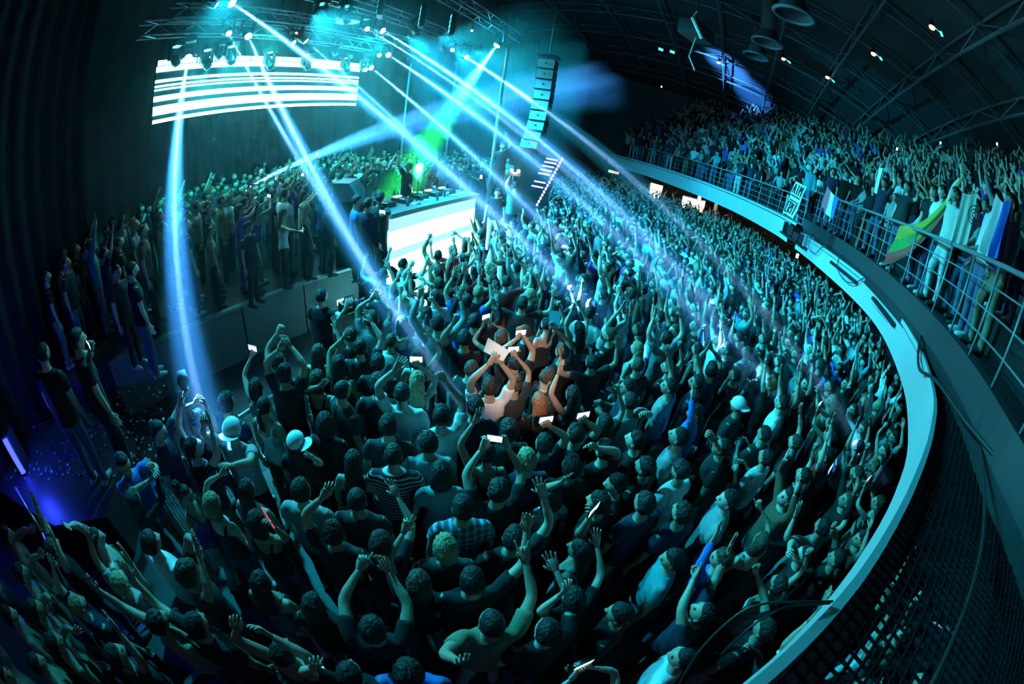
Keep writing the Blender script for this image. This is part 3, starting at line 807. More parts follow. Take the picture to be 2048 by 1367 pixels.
# ------------------------------------------------------------------ ceiling lamps, ducts, hanging projector
for k, (a, lab) in enumerate((((1437, 125), 'leftmost orange ceiling lamp'), ((1567, 118), 'orange ceiling lamp, second from the left'), ((1655, 155), 'lowest orange ceiling lamp, just above the tiers'), ((1747, 108), 'orange ceiling lamp below the topmost one'), ((1864, 55), 'topmost and rightmost orange ceiling lamp'))):
    d = ray(*a); t = 4.0
    while True:
        q = CAM + d * t
        if q[2] >= ceil_z(q[0], q[1]) - 0.35 or t > 40: break
        t += 0.05
    r = empty('ceiling_lamp', q, 0, lab, 'lamp', 'orange lamps on the ceiling ribs')
    g = MB(); g.ball((0, 0, 0), (0.11, 0.11, 0.08), 10, 6); g.build('bulb', 'lamp_red', r)
    g = MB(); g.tube([(0, 0, 0.04), (0, 0, 0.3)], [0.12, 0.05], 10); g.build('housing', 'black_metal', r)
    g = MB(); g.box((0.18, -0.25, -0.1), (0.24, 0.08, 0.05), 0.5); g.tube([(0.18, -0.25, -0.1), (0, 0, 0.1)], 0.012, 4); g.build('glowing_reflector', 'lamp_cyan', r)  # bar and arm glow by themselves, cyan put in as emission
for a, d_, lab in (((1588, 30), 11.0, 'large round ceiling duct near the top edge'), ((1535, 85), 15.0, 'round ceiling duct behind the big one'), ((1512, 112), 18.5, 'smallest, furthest round ceiling duct')):
    p = atd(*a, d_); r = empty('air_duct', p, 0.4, lab, 'duct', 'round ceiling ducts')
    g = MB(); C = [(0.55 * math.cos(t), 0.55 * math.sin(t), 0) for t in np.linspace(0, 2 * PI, 25)]; g.tube(C, 0.06, 6, cap=False); g.build('rim', 'ceiling_steel', r, True)
    g = MB(); g.tube([(0, 0, 0.0), (0, 0, 0.45)], [0.5, 0.32], 20, cap=False); g.build('cone', 'ceiling_panel', r, True)
    g = MB(); g.tube([(0, 0, 0.4), (0, 0, max(0.6, ceil_z(p[0], p[1]) + 0.5 - p[2]))], 0.3, 14); g.build('shaft', 'ceiling_panel', r, True)
p = atd(1385, 60, 11.0); r = empty('hanging_projector', p, 0.5, 'black projector rig hanging from the ceiling with a lit edge', 'projector')
g = MB(); g.box((0.15, 0, 0), (0.9, 0.6, 0.4), 0.3); g.build('body', 'plastic_black', r)
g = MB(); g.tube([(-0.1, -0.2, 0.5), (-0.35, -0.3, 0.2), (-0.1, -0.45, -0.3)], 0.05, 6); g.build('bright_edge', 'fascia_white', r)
g = MB(); g.tube([(-0.15, -0.3, -0.3), (-0.3, -0.3, -0.9), (-0.1, -0.35, -1.2)], 0.03, 6); g.build('cable_drop', 'painted_steel', r)
g = MB(); g.tube([(0.1, 0, 0.2), (0.1, 0, ceil_z(p[0], p[1]) + 0.4 - p[2])], 0.03, 6); g.build('pole', 'black_metal', r)
for a, lab in (((1320, 99), 'left one of two small cyan floodlights under the ceiling'), ((1343, 104), 'right one of two small cyan floodlights under the ceiling')):
    p = atd(*a, 18.0); r = empty('floodlight', p, 0.3, lab, 'lamp', 'cyan floodlights')
    g = MB(); g.box((0, 0, 0), (0.24, 0.1, 0.14)); g.build('housing', 'plastic_black', r)
    g = MB(); g.box((0, -0.06, 0), (0.22, 0.03, 0.12)); g.build('glass', 'lamp_cyan', r)
    g = MB(); g.tube([(0, 0, 0.05), (0, 0, ceil_z(p[0], p[1]) + 0.4 - p[2])], 0.012, 4); g.build('rod', 'black_metal', r)

# ------------------------------------------------------------------ pit barricades
def barricade(p, q, label, group, zt=1.12):
    p = np.array(p, float); q = np.array(q, float); L = np.linalg.norm(q - p); ang = math.atan2(*(q - p)[::-1])
    r = empty('crowd_barrier', (p[0], p[1], 0), ang, label, 'barrier', group)
    g = MB(); g.tube([(0.03, 0, zt), (L - 0.03, 0, zt)], 0.03, 8); g.build('top_rail', 'steel', r, True)
    for x in (0.05, L - 0.05):
        g = MB(); g.tube([(x, 0, 0), (x, 0, zt)], 0.025, 6); g.box((x, 0.25, 0.02), (0.08, 0.9, 0.04)); g.build('post', 'steel', r)
    g = MB()
    for i in range(int(L / 0.045)):
        x = 0.06 + i * 0.045; g.add([(x, -0.004, 0.12), (x + 0.008, -0.004, 0.12), (x + 0.008, -0.004, zt - 0.03), (x, -0.004, zt - 0.03)], [(0, 1, 2, 3)])
    for j in range(int((zt - 0.15) / 0.045)):
        z = 0.12 + j * 0.045; g.add([(0.05, -0.003, z), (L - 0.05, -0.003, z), (L - 0.05, -0.003, z + 0.008), (0.05, -0.003, z + 0.008)], [(0, 1, 2, 3)])
    tag(g.build('mesh_panel', 'steel', r), kind='stuff')
bq = [onz(300, 975, 1.12)[:2], onz(372, 912, 1.12)[:2], onz(440, 860, 1.12)[:2], onz(520, 806, 1.12)[:2], onz(600, 765, 1.12)[:2], onz(700, 705, 1.12)[:2]]
for k in range(len(bq) - 1):
    barricade(bq[k], bq[k + 1], ['steel crowd barrier in front of the man in blue', 'steel crowd barrier behind the raised dark cloth', 'steel crowd barrier behind the white cap', 'steel crowd barrier by the ponytail', 'steel crowd barrier behind the black T-shirt with white print'][k], 'crowd barriers along the pit')
lq = [onz(30, 975, 1.12)[:2], onz(85, 1065, 1.12)[:2], onz(140, 1180, 1.12)[:2], onz(228, 1335, 1.12)[:2]]
for k in range(3):
    barricade(lq[k], lq[k + 1], ['far length of the barrier at the left edge of the picture', 'middle length of the barrier at the lower left', 'near length of the barrier at the lower left corner'][k], 'crowd barriers at the left')

# ------------------------------------------------------------------ blue uplight and the speckled pit floor
p = onz(34, 905, 1.05); r = empty('uplight', (p[0], p[1], 0.75), 0.9, 'blue LED uplight panel at the left edge', 'stage light')
g = MB(); g.box((0, 0, 0.35), (0.16, 0.3, 0.7)); g.build('housing', 'plastic_black', r)
g = MB(); g.box((0, -0.16, 0.36), (0.10, 0.03, 0.62)); g.build('led_strip', 'led_blue', r)
l = bpy.data.lights.new('uplight_lamp', 'POINT'); l.energy = 45; l.color = (0.02, 0.05, 1.0); l.shadow_soft_size = 0.08
o = bpy.data.objects.new('uplight_lamp', l); col.objects.link(o); o.location = (0.25, -0.45, 0.6); o.parent = r
random.seed(11)
g = MB()
for k in range(420):  # small flat flakes, tilted at random, draw the specks on the floor
    px, py = random.uniform(10, 330), random.uniform(760, 960)
    q = onz(px, py, 0.75)
    s = random.uniform(0.01, 0.032); a = random.uniform(0, PI); tl = random.uniform(-0.6, 0.6)
    M = Matrix.Rotation(a, 3, 'Z') @ Matrix.Rotation(tl, 3, 'X')
    P = [M @ Vector(v) + Vector((q[0], q[1], 0.77)) for v in ((-s, -s * 0.6, 0), (s, -s * 0.6, 0), (s, s * 0.6, 0), (-s, s * 0.6, 0))]
    g.add(P, [(0, 1, 2, 3)])
tag(g.build('specks', 'specks'), 'small blue-grey specks scattered over the dark pit floor', 'specks', kind='stuff')

# ------------------------------------------------------------------ cables hanging over the fascia and grille
def cable(pts, label, r=0.012):
    C = smooth_curve(pts, 40); g = MB(); g.tube([tuple(p) for p in C], r, 6)
    return tag(g.build('cable', 'cable', smooth=True), label, 'cable', 'cables draped on the balcony front')
def lp(i, off, z): return (*lip_at(i, off), z)
cable([lp(36, 0.3, 3.5), lp(37, 0.0, 3.34), lp(38, -0.09, 3.1), lp(40, -0.1, 2.98), lp(42, -0.09, 3.1), lp(43, 0, 3.35), lp(44, 0.3, 3.5)], 'thin cable looped low over the pale fascia')
cable([lp(46, 0.3, 3.5), lp(47, -0.03, 3.35), lp(48, -0.09, 3.05), lp(50, -0.09, 3.05), lp(51, -0.03, 3.35), lp(52, 0.2, 3.5)], 'thin cable looped over the middle of the fascia')
cable([lp(12, 0.7, 3.5), lp(14, 0.3, 3.42), lp(17, 0.02, 3.36), lp(19, -0.1, 3.25), lp(22, -0.03, 3.36), lp(26, 0.3, 3.5)], 'thick black cable crossing the bright lip', 0.02)
cable([lp(3, 0.5, 3.5), lp(10, 0.6, 3.4), lp(20, 0.55, 3.42), lp(30, 0.35, 3.45), lp(38, 0.25, 3.45)], 'long black cable lying along the grille', 0.014)
cable([onz(1665, 1202, 3.34), onz(1600, 1203, 3.36), onz(1530, 1206, 3.34), onz(1470, 1232, 3.28), onz(1400, 1300, 3.15), onz(1350, 1380, 3.0)], 'thick loop of cable sagging in front of the lip', 0.005)
cable([onz(1660, 1206, 3.33), onz(1580, 1212, 3.34), onz(1540, 1228, 3.32), onz(1495, 1258, 3.28), onz(1440, 1310, 3.15)], 'second loop of cable sagging below the first', 0.004)
# dark gutter boxes on the fascia
for k, i in enumerate((44, 34)):
    a = np.array(lip_at(i, -0.06)); b = np.array(lip_at(i - 6, -0.06))
    g = MB(); g.tube([(*a, 3.12), (*b, 3.12)], 0.045, 8); tag(g.build('light_batten', 'plastic_black'), ['dark tube batten on the upper fascia', 'dark tube batten nearest the camera on the fascia'][k], 'batten', 'tube battens on the fascia')

# ------------------------------------------------------------------ thin haze hanging over the stage
hz = MB(); hp_ = [(-8.6, 4.2), (-4.3, 3.4), (0.4, 11.5), (1.6, 17.5), (-3.0, 19.5), (-8.3, 13.0)]
hz.add([(x, y, 1.3) for x, y in hp_] + [(x, y, 7.6) for x, y in hp_], [tuple(range(5, -1, -1)), tuple(range(6, 12))] + [(i, (i + 1) % 6, 6 + (i + 1) % 6, 6 + i) for i in range(6)])
tag(hz.build('stage_haze', 'stage_haze'), 'thin teal haze hanging over the stage', 'haze', kind='stuff')

# ================================================================== people
SKIN = ['skin_light', 'skin_tan', 'skin_olive']
mat('skin_light', (0.62, 0.43, 0.34), 0.5, 0, 0.06, 12); mat('skin_tan', (0.50, 0.32, 0.23), 0.5, 0, 0.06, 12); mat('skin_olive', (0.42, 0.27, 0.19), 0.5, 0, 0.06, 12)
mat('eye_dark', (0.02, 0.015, 0.015), 0.3); mat('lip', (0.38, 0.16, 0.14), 0.45)
HAIRS = {'dark': 'hair_dark', 'brown': 'hair_brown', 'blond': 'hair_blond', 'red': 'hair_copper'}
mat('hair_dark', (0.011, 0.009, 0.009), 0.62, 0, 0.5, 45, 1.0); mat('hair_brown', (0.07, 0.04, 0.025), 0.62, 0, 0.5, 45, 1.0)
mat('hair_blond', (0.36, 0.25, 0.13), 0.62, 0, 0.5, 45, 1.0); mat('hair_copper', (0.32, 0.12, 0.05), 0.62, 0, 0.5, 45, 1.0)
TOPC = {'black': (0.009, 0.009, 0.011), 'charcoal': (0.026, 0.027, 0.030), 'navy': (0.014, 0.021, 0.048), 'grey': (0.28, 0.29, 0.30), 'white': (0.72, 0.72, 0.73),
        'red': (0.35, 0.04, 0.04), 'teal': (0.05, 0.28, 0.30), 'blue': (0.04, 0.16, 0.55), 'olive': (0.20, 0.19, 0.11), 'purple': (0.24, 0.06, 0.36), 'cream': (0.55, 0.52, 0.45), 'yellow': (0.55, 0.45, 0.08), 'brown': (0.14, 0.08, 0.05)}
for k_, c_ in TOPC.items(): mat('fabric_' + k_, c_, 0.9, 0, 0.12, 14, 0.35)
pattern('fabric_striped', (0.02, 0.02, 0.025), (0.5, 0.52, 0.55), 7.0)
pattern('fabric_plaid', (0.03, 0.07, 0.12), (0.35, 0.5, 0.6), 5.0, True)
pattern('fabric_print', (0.6, 0.62, 0.62), (0.12, 0.14, 0.16), 14.0, True)
mat('fabric_sequin', (0.35, 0.45, 0.5), 0.22, 0.7, 0.6, 60, 0.9)
mat('denim', (0.07, 0.11, 0.2), 0.85, 0, 0.2, 20); mat('trouser_black', (0.018, 0.018, 0.02), 0.85); mat('trouser_khaki', (0.24, 0.2, 0.13), 0.85, 0, 0.1, 14); mat('trouser_pale', (0.5, 0.5, 0.48), 0.85, 0, 0.1, 14)
TROU = ['denim', 'trouser_black', 'denim', 'trouser_black', 'trouser_khaki', 'trouser_pale']
mat('shoe', (0.05, 0.05, 0.05), 0.6); mat('shoe_white', (0.6, 0.6, 0.6), 0.6)
mat('cap_white', (0.75, 0.76, 0.78), 0.8); mat('band_cyan', (0.1, 0.4, 0.5), 0.5)

DJ_AT = np.array([-2.3, 9.4])
rng = np.random.default_rng(5)

def unit(v):
    v = np.array(v, float); n = np.linalg.norm(v)
    return v / n if n > 1e-9 else v
def ik(S, T, l1, l2, pole):
    """two-bone arm: returns elbow and wrist"""
    d = T - S; r = np.linalg.norm(d)
    r2 = min(max(r, abs(l1 - l2) + 0.03), (l1 + l2) * 0.995)
    d = unit(d); W = S + d * r2
    a = (l1 * l1 - l2 * l2 + r2 * r2) / (2 * r2); h = math.sqrt(max(0, l1 * l1 - a * a))
    p = np.array(pole, float); p = p - d * (p @ d)
    if np.linalg.norm(p) < 1e-4: p = np.array([0, -1, 0]) - d * (np.array([0, -1, 0]) @ d)
    return S + d * a + unit(p) * h, W

CURL = {'open': (0.08, 0.05, 0.08, 0.14), 'relaxed': (0.35, 0.42, 0.5, 0.55), 'fist': (1.25, 1.3, 1.3, 1.3), 'point': (0.05, 1.2, 1.25, 1.25), 'horns': (0.05, 1.2, 1.2, 0.08),
        'peace': (0.05, 0.08, 1.2, 1.25), 'hold': (0.75, 0.8, 0.85, 0.9), 'three': (0.05, 0.05, 0.9, 1.0)}
def hand(mb, W, f, t, gest, n, s=1.0):
    """palm and five fingers: f along the fingers, t to the thumb side"""
    f = unit(f); t = unit(t - f * (t @ f)); nn = np.cross(f, t)
    mb.tube([W - f * 0.02, W + f * 0.012 * s, W + f * 0.045 * s, W + f * 0.088 * s, W + f * 0.097 * s],
            [(0.025 * s, 0.019 * s), (0.03 * s, 0.018 * s), (0.041 * s, 0.016 * s), (0.041 * s, 0.013 * s), (0.030 * s, 0.008 * s)], max(6, n), up=nn)
    ln = (0.072, 0.081, 0.075, 0.058); cu = CURL[gest]
    spread = 0.16 if gest in ('open', 'three', 'horns') else 0.06
    for k in range(4):
        off = (0.030 - 0.020 * k) * s
        B = W + f * (0.086 - 0.004 * abs(k - 1.2)) * s + t * off
        d = unit(f + t * (spread * (1.4 - k)))
        P = [B - f * 0.012 * s]; ang = 0.0; L = ln[k] * s
        p = B.copy()
        for q, fr in enumerate((0.45, 0.31, 0.24)):
            P.append(p.copy())
            ang += cu[k] * (0.9 if q == 0 else 1.0)
            p = p + (d * math.cos(ang) - nn * -math.sin(ang)) * L * fr
        P.append(p)
        mb.tube(P, [0.0088 * s, 0.0088 * s, 0.0082 * s, 0.0075 * s, 0.0055 * s], n)
    B = W + f * 0.025 * s + t * 0.028 * s
    c = 0.35 if gest in ('open', 'three') else 1.0
    d1 = unit(f * 0.65 + t * (0.9 if c < 0.5 else 0.45) + nn * (0.25 if c < 0.5 else 0.6))
    d2 = unit(f * 0.95 + t * (0.35 if c < 0.5 else -0.3) + nn * (0.2 if c < 0.5 else 0.6))
    mb.tube([B - d1 * 0.014 * s, B, B + d1 * 0.034 * s, B + d1 * 0.034 * s + d2 * 0.030 * s], [0.012 * s, 0.0125 * s, 0.0105 * s, 0.0065 * s], n)

def head_grid(nu, nv):
    V = []
    for i in range(nv + 1):
        t = PI * i / nv - PI / 2
        for j in range(nu):
            a = 2 * PI * j / nu
            V.append((math.cos(t) * math.sin(a), math.cos(t) * math.cos(a), math.sin(t)))
    F = [(i * nu + j, i * nu + (j + 1) % nu, (i + 1) * nu + (j + 1) % nu, (i + 1) * nu + j) for i in range(nv) for j in range(nu)]
    F = [tuple(reversed(f)) for f in F]
    return np.array(V), F
def head_shape(D, s):
    x, y, z = D[:, 0], D[:, 1], D[:, 2]
    px, py, pz = x * 0.079, y * 0.098, z * 0.112
    lo = np.clip(-z, 0, 1)
    px = px * (1 - 0.30 * lo ** 1.4)
    py = np.where(y < 0, py * (1 - 0.42 * lo), py * (1 - 0.10 * lo))
    fr = (y > 0)
    g = lambda cx, cz, sx, sz: np.exp(-((x - cx) / sx) ** 2 - ((z - cz) / sz) ** 2) * fr
    py = py + 0.024 * g(0, -0.22, 0.13, 0.2) + 0.012 * g(0, 0.0, 0.1, 0.16) + 0.006 * g(0, 0.22, 0.5, 0.12) - 0.009 * (g(0.36, 0.06, 0.2, 0.13) + g(-0.36, 0.06, 0.2, 0.13)) \
        + 0.007 * g(0, -0.52, 0.22, 0.09) + 0.010 * g(0, -0.82, 0.3, 0.14) + 0.004 * (g(0.5, -0.25, 0.2, 0.2) + g(-0.5, -0.25, 0.2, 0.2))
    return np.stack([px, py, pz], 1) * s
def hairline(D, style):
    y, z = D[:, 1], D[:, 2]
    back = {'short': -0.50, 'buzz': -0.42, 'long': -0.75, 'bob': -0.8, 'pony': -0.5, 'curly': -0.6, 'bun': -0.4}[style]
    hl = np.where(y > 0.35, 0.42 + 0.15 * (y - 0.35), np.where(y > -0.25, 0.42 - (0.35 - y) / 0.6 * (0.42 + (0.12 if style in ('short', 'buzz', 'pony', 'bun') else 0.55)), back))
    return z - hl
def make_hair(style, s, nu, nv, R, c, seed):
    mb = MB(); D, F = head_grid(nu, nv); P = head_shape(D, s)
    m = hairline(D, style)
    thick = {'short': 0.15, 'buzz': 0.06, 'long': 0.15, 'bob': 0.18, 'pony': 0.10, 'curly': 0.30, 'bun': 0.10}[style]
    k = np.clip(m / 0.22, 0, 1); k = k * k * (3 - 2 * k)
    rs = np.random.default_rng(seed)
    ph = rs.uniform(0, 6, 8); az_ = np.arctan2(D[:, 0], D[:, 1]); fd = np.cos(D[:, 2] * 1.3)
    nz = (np.sin(az_ * 5 + ph[0] + D[:, 2] * 4) * 0.4 + np.sin(az_ * 11 + ph[1] - D[:, 2] * 6) * 0.35 + np.sin(az_ * 3 + ph[2] + D[:, 2] * 9) * 0.4) * fd * (0.045 if style not in ('buzz',) else 0.01)
    nz = nz + rs.uniform(-1, 1, len(D)) * (0.075 if style == 'curly' else 0.015 if style == 'buzz' else 0.055)
    nz[:nu] = nz[0]; nz[-nu:] = nz[-1]
    Q = P * (0.97 + (thick * (0.85 + 0.12 * np.clip(D[:, 2], 0, 1) + 0.25 * np.clip(-D[:, 1], 0, 1)) + 0.03 + nz) * k)[:, None]
    keep = [f for f in F if max(m[i] for i in f) > -0.02]
    mb.add([R @ q + c for q in Q], keep)
    def T(x, y, z): return R @ (np.array([x, y, z]) * s) + c
    if style == 'long':
        mb.tube([T(0, -0.03, 0.06), T(0, -0.05, -0.03), T(0, -0.075, -0.12), T(0.01, -0.095, -0.22), T(0.0, -0.105, -0.32), T(0, -0.10, -0.40)],
                [(0.07 * s, 0.06 * s), (0.088 * s, 0.066 * s), (0.092 * s, 0.052 * s), (0.096 * s, 0.042 * s), (0.082 * s, 0.034 * s), (0.05 * s, 0.018 * s)], max(8, nu // 2), up=R @ np.array([0, 1, 0]))
    elif style == 'bob':
        mb.tube([T(0, -0.02, 0.06), T(0, -0.035, -0.04), T(0, -0.045, -0.12), T(0, -0.045, -0.15)], [(0.08 * s, 0.07 * s), (0.096 * s, 0.078 * s), (0.097 * s, 0.07 * s), (0.08 * s, 0.05 * s)], max(8, nu // 2), up=R @ np.array([0, 1, 0]))
    elif style == 'pony':
        mb.tube([T(0, -0.085, 0.04), T(0, -0.125, 0.03), T(0.005, -0.15, -0.06), T(0, -0.14, -0.18), T(0, -0.12, -0.27)], [0.02 * s, 0.028 * s, 0.033 * s, 0.026 * s, 0.008 * s], max(6, nu // 3))
    elif style == 'bun':
        mb.ball(T(0, -0.06, 0.13), 0.05 * s, 10, 7)
    return mb

def torso_rings(fem, loose):
    if fem:
        return [(0.86, .170, .118, 0), (0.93, .172, .122, -.005), (1.02, .146, .105, 0), (1.10, .128, .095, 0), (1.20, .142, .108, .008), (1.29, .158, .122, .012), (1.37, .160, .102, .0), (1.43, .130, .080, -.005), (1.475, .068, .06, -.005)]
    return [(0.86, .170 + loose, .112 + loose, 0), (0.95, .166 + loose, .112 + loose, 0), (1.05, .160 + loose * .8, .108 + loose * .8, 0), (1.17, .166, .112, 0), (1.29, .186, .122, .004), (1.38, .184, .108, -.002), (1.44, .145, .085, -.008), (1.485, .074, .066, -.008)]

class Body:
    """joint positions of one person in their own frame (feet at the origin, facing +Y)"""
    def __init__(self, h=1.75, fem=False, hands=(None, None), gest=('relaxed', 'relaxed'), pitch=0.0, yaw=0.0, lean=0.0):
        self.s = s = h / 1.75; self.fem = fem; self.h = h; self.gest = gest
        sw = 0.165 if fem else 0.188
        self.S, self.E, self.W, self.F, self.T = [], [], [], [], []
        for k, sx in enumerate((-1, 1)):
            tgt = hands[k]
            if tgt is None: tgt = np.array([sx * 0.27, 0.06, 0.84]) * s
            tgt = np.array(tgt, float)
            S = np.array([sx * sw, -0.005, 1.415]) * s
            up = np.clip((tgt[2] - S[2]) / (0.45 * s), 0, 1)
            S = S + np.array([-sx * 0.018 * up, 0.01 * up, 0.055 * up]) * s
            pole = (sx * 1.0, -0.15, -0.35) if up > 0.05 else (sx * 0.55, -1.0, -0.1)
            E, W = ik(S, tgt, 0.285 * s, 0.255 * s, pole)
            self.S.append(S); self.E.append(E); self.W.append(W)
            f = unit(W - E)
            if up > 0.2: f = unit(f + np.array([0, 0.05, 0.25]))
            self.F.append(f)
            t = np.array([-sx, 0.25, 0.0]) if up > 0.05 else np.array([-sx * 0.3, 1.0, 0.2])
            self.T.append(t)
        self.head_c = np.array([0, 0.02, 1.632]) * s
        cp, sp = math.cos(pitch), math.sin(pitch); cy, sy = math.cos(yaw), math.sin(yaw)
        self.R = np.array([[cy, -sy, 0], [sy, cy, 0], [0, 0, 1]]) @ np.array([[1, 0, 0], [0, cp, -sp], [0, sp, cp]])

def arm_path(b, k, f0=0.0, f1=1.0, n=7):
    S, E, W = b.S[k], b.E[k], b.W[k]
    pts = []
    for t in np.linspace(0, 1, 13):
        # quadratic bend at the elbow
        if t < 0.42: p = S + (E - S) * (t / 0.5)
        elif t > 0.58: p = E + (W - E) * ((t - 0.5) / 0.5)
        else:
            a = S + (E - S) * 0.84; c = E + (W - E) * 0.16; u = (t - 0.42) / 0.16
            p = (1 - u) ** 2 * a + 2 * u * (1 - u) * E + u * u * c
        pts.append(p)
    pts = np.array(pts); tt = np.linspace(0, 1, 13)
    q = np.linspace(f0, f1, n)
    return [np.array([np.interp(x, tt, pts[:, j]) for j in range(3)]) for x in q], q
def arm_radius(q, s, fem):
    r = np.interp(q, [0, 0.12, 0.3, 0.45, 0.52, 0.62, 0.8, 1.0], [.054, .056, .049, .043, .041, .043, .034, .026]) * s
    return r * (0.86 if fem else 1.0)
def skin_core(b, tank):
    s = b.s; mb = MB()
    rings = torso_rings(b.fem, 0)
    use = [r for r in rings if r[0] >= (1.0 if tank else 1.25)]
    d = 0.010
    mb.tube([np.array([0, r[3], r[0]]) * s for r in use] + [np.array([0, -0.004, 1.52]) * s], [((r[1] - d) * s, (r[2] - d) * s) for r in use] + [(0.05 * s, 0.052 * s)], 14, up=(0, 1, 0))
    mb.tube([np.array([0, -0.012, 1.42]) * s, np.array([0, -0.005, 1.5]) * s, b.head_c + np.array([0, -0.02, -0.03]) * s], [0.062 * s, (0.050 if b.fem else 0.057) * s, 0.054 * s], 10)
    for k, sx in enumerate((-1, 1)):
        P, q = arm_path(b, k, 0, 1, 9)
        mb.tube([np.array([sx * 0.07, -0.005, 1.39]) * s] + P, [0.05 * s] + list(arm_radius(q, s, b.fem)), 9)
    return mb
def shirt_core(b, sleeve, loose):
    s = b.s; mb = MB()
    rings = torso_rings(b.fem, loose)
    if sleeve == 'tank': rings = [r for r in rings if r[0] <= 1.31]
    mb.tube([np.array([0, r[3], r[0]]) * s for r in rings], [(r[1] * s + 0.006, r[2] * s + 0.006) for r in rings], 16, up=(0, 1, 0))
    for k, sx in enumerate((-1, 1)):
        if sleeve == 'tank':
            mb.tube([np.array([sx * 0.095, 0.098, 1.27]) * s, np.array([sx * 0.10, 0.085, 1.38]) * s, np.array([sx * 0.105, 0.0, 1.452]) * s, np.array([sx * 0.095, -0.085, 1.38]) * s, np.array([sx * 0.07, -0.098, 1.27]) * s], 0.024 * s, 7)
        else:
            e = 0.30 if sleeve == 'tee' else 0.97
            P, q = arm_path(b, k, 0.0, e, 5 if sleeve == 'tee' else 8)
            r = arm_radius(q, s, b.fem) + (np.linspace(0.008, 0.018, len(q)) if sleeve == 'tee' else 0.011) * s
            mb.tube([np.array([sx * 0.06, -0.005, 1.385]) * s] + P, [0.06 * s] + list(r), 10)
    return mb
def trouser_core(stance, s=1.0):
    mb = MB()
    for sx in (-1, 1):
        k = 0.06 * stance if sx > 0 else -0.02 * stance
        mb.tube([(sx * 0.085, 0, 0.93), (sx * 0.095, 0.0, 0.80), (sx * 0.10, 0.02 + k, 0.52), (sx * (0.10 + 0.03 * stance), -0.01 + k * 0.6, 0.3), (sx * (0.105 + 0.04 * stance), -0.02, 0.05)], [0.10, 0.092, 0.07, 0.062, 0.058], 9)
    mb.tube([(0, 0, 0.80), (0, 0, 0.92), (0, 0, 0.99)], [(0.15, 0.10), (0.168, 0.115), (0.158, 0.108)], 12, up=(0, 1, 0))
    return mb
def shoe_mesh(stance, sx):
    mb = MB()
    if True:
        x = sx * (0.105 + 0.04 * stance)
        mb.tube([(x, -0.09, 0.045), (x, -0.05, 0.055), (x, 0.05, 0.05), (x, 0.13, 0.035), (x, 0.165, 0.028)], [(0.03, 0.04), (0.04, 0.055), (0.042, 0.048), (0.042, 0.034), (0.022, 0.022)], 8, up=(0, 0, 1))
    return mb
def head_mb(mb, b, nu, nv, face=True):
    D, F = head_grid(nu, nv); P = head_shape(D, b.s)
    n = len(mb.v)
    mb.v.extend([tuple(b.R @ p + b.head_c) for p in P])
    for f in F:
        c = D[list(f)].mean(0); mi = 0
        if face and c[1] > 0.3:
            if (abs(abs(c[0]) - 0.36) < 0.13 and abs(c[2] - 0.06) < 0.075) or (abs(abs(c[0]) - 0.38) < 0.18 and abs(c[2] - 0.24) < 0.05): mi = 1
            elif abs(c[0]) < 0.24 and abs(c[2] + 0.52) < 0.07: mi = 2
        mb.f.append(tuple(i + n for i in f)); mb.m.append(mi)
    for sx in (-1, 1):
        M = Matrix(b.R.tolist())
        mb.ball(b.R @ (np.array([sx * 0.074, -0.008, -0.012]) * b.s) + b.head_c, (0.011 * b.s, 0.022 * b.s, 0.033 * b.s), 7, 5, M=M)

# batch voxel fusion: each garment or body becomes one continuous skin
JOBS = []
def fuse(mb, voxel, smooth):
    JOBS.append([mb, voxel, smooth, None]); return len(JOBS) - 1
def run_jobs():
    obs = []
    for j in JOBS:
        me = bpy.data.meshes.new('t'); me.from_pydata(j[0].v, [], j[0].f)
        o = bpy.data.objects.new('t', me); col.objects.link(o)
        r = o.modifiers.new('r', 'REMESH'); r.mode = 'VOXEL'; r.voxel_size = j[1]; r.use_smooth_shade = True
        if j[2]:
            q = o.modifiers.new('s', 'SMOOTH'); q.factor = 0.5; q.iterations = j[2]
        obs.append(o)
    dg = bpy.context.evaluated_depsgraph_get()
    for j, o in zip(JOBS, obs):
        me = bpy.data.meshes.new_from_object(o.evaluated_get(dg))
        V = np.zeros(len(me.vertices) * 3); me.vertices.foreach_get('co', V)
        F = [tuple(p.vertices) for p in me.polygons]
        j[3] = (V.reshape(-1, 3), F)
        bpy.data.meshes.remove(me)
    for o in obs:
        m = o.data; bpy.data.objects.remove(o); bpy.data.meshes.remove(m)

# ------------------------------------------------------------------ the people one can single out, placed from what the photo shows
HERO = []
def P(hx, hy, label, top='black', sl='tee', hair='short', hc='dark', h=1.75, hands=(), face=None, yaw=0.0, pitch=0.0, fem=None, base=0.0, bottom=None, cap=None, dist=None, skin=0, hy_=0.0):
    if fem is None: fem = hair in ('long', 'pony', 'bob', 'bun')
    HERO.append(dict(px=(hx, hy), label=label, top=top, sl=sl, hair=hair, hc=hc, h=h, hands=hands, face=face, yaw=yaw, pitch=pitch, fem=fem, base=base, bottom=bottom, cap=cap, dist=dist, skin=skin, hyaw=hy_))
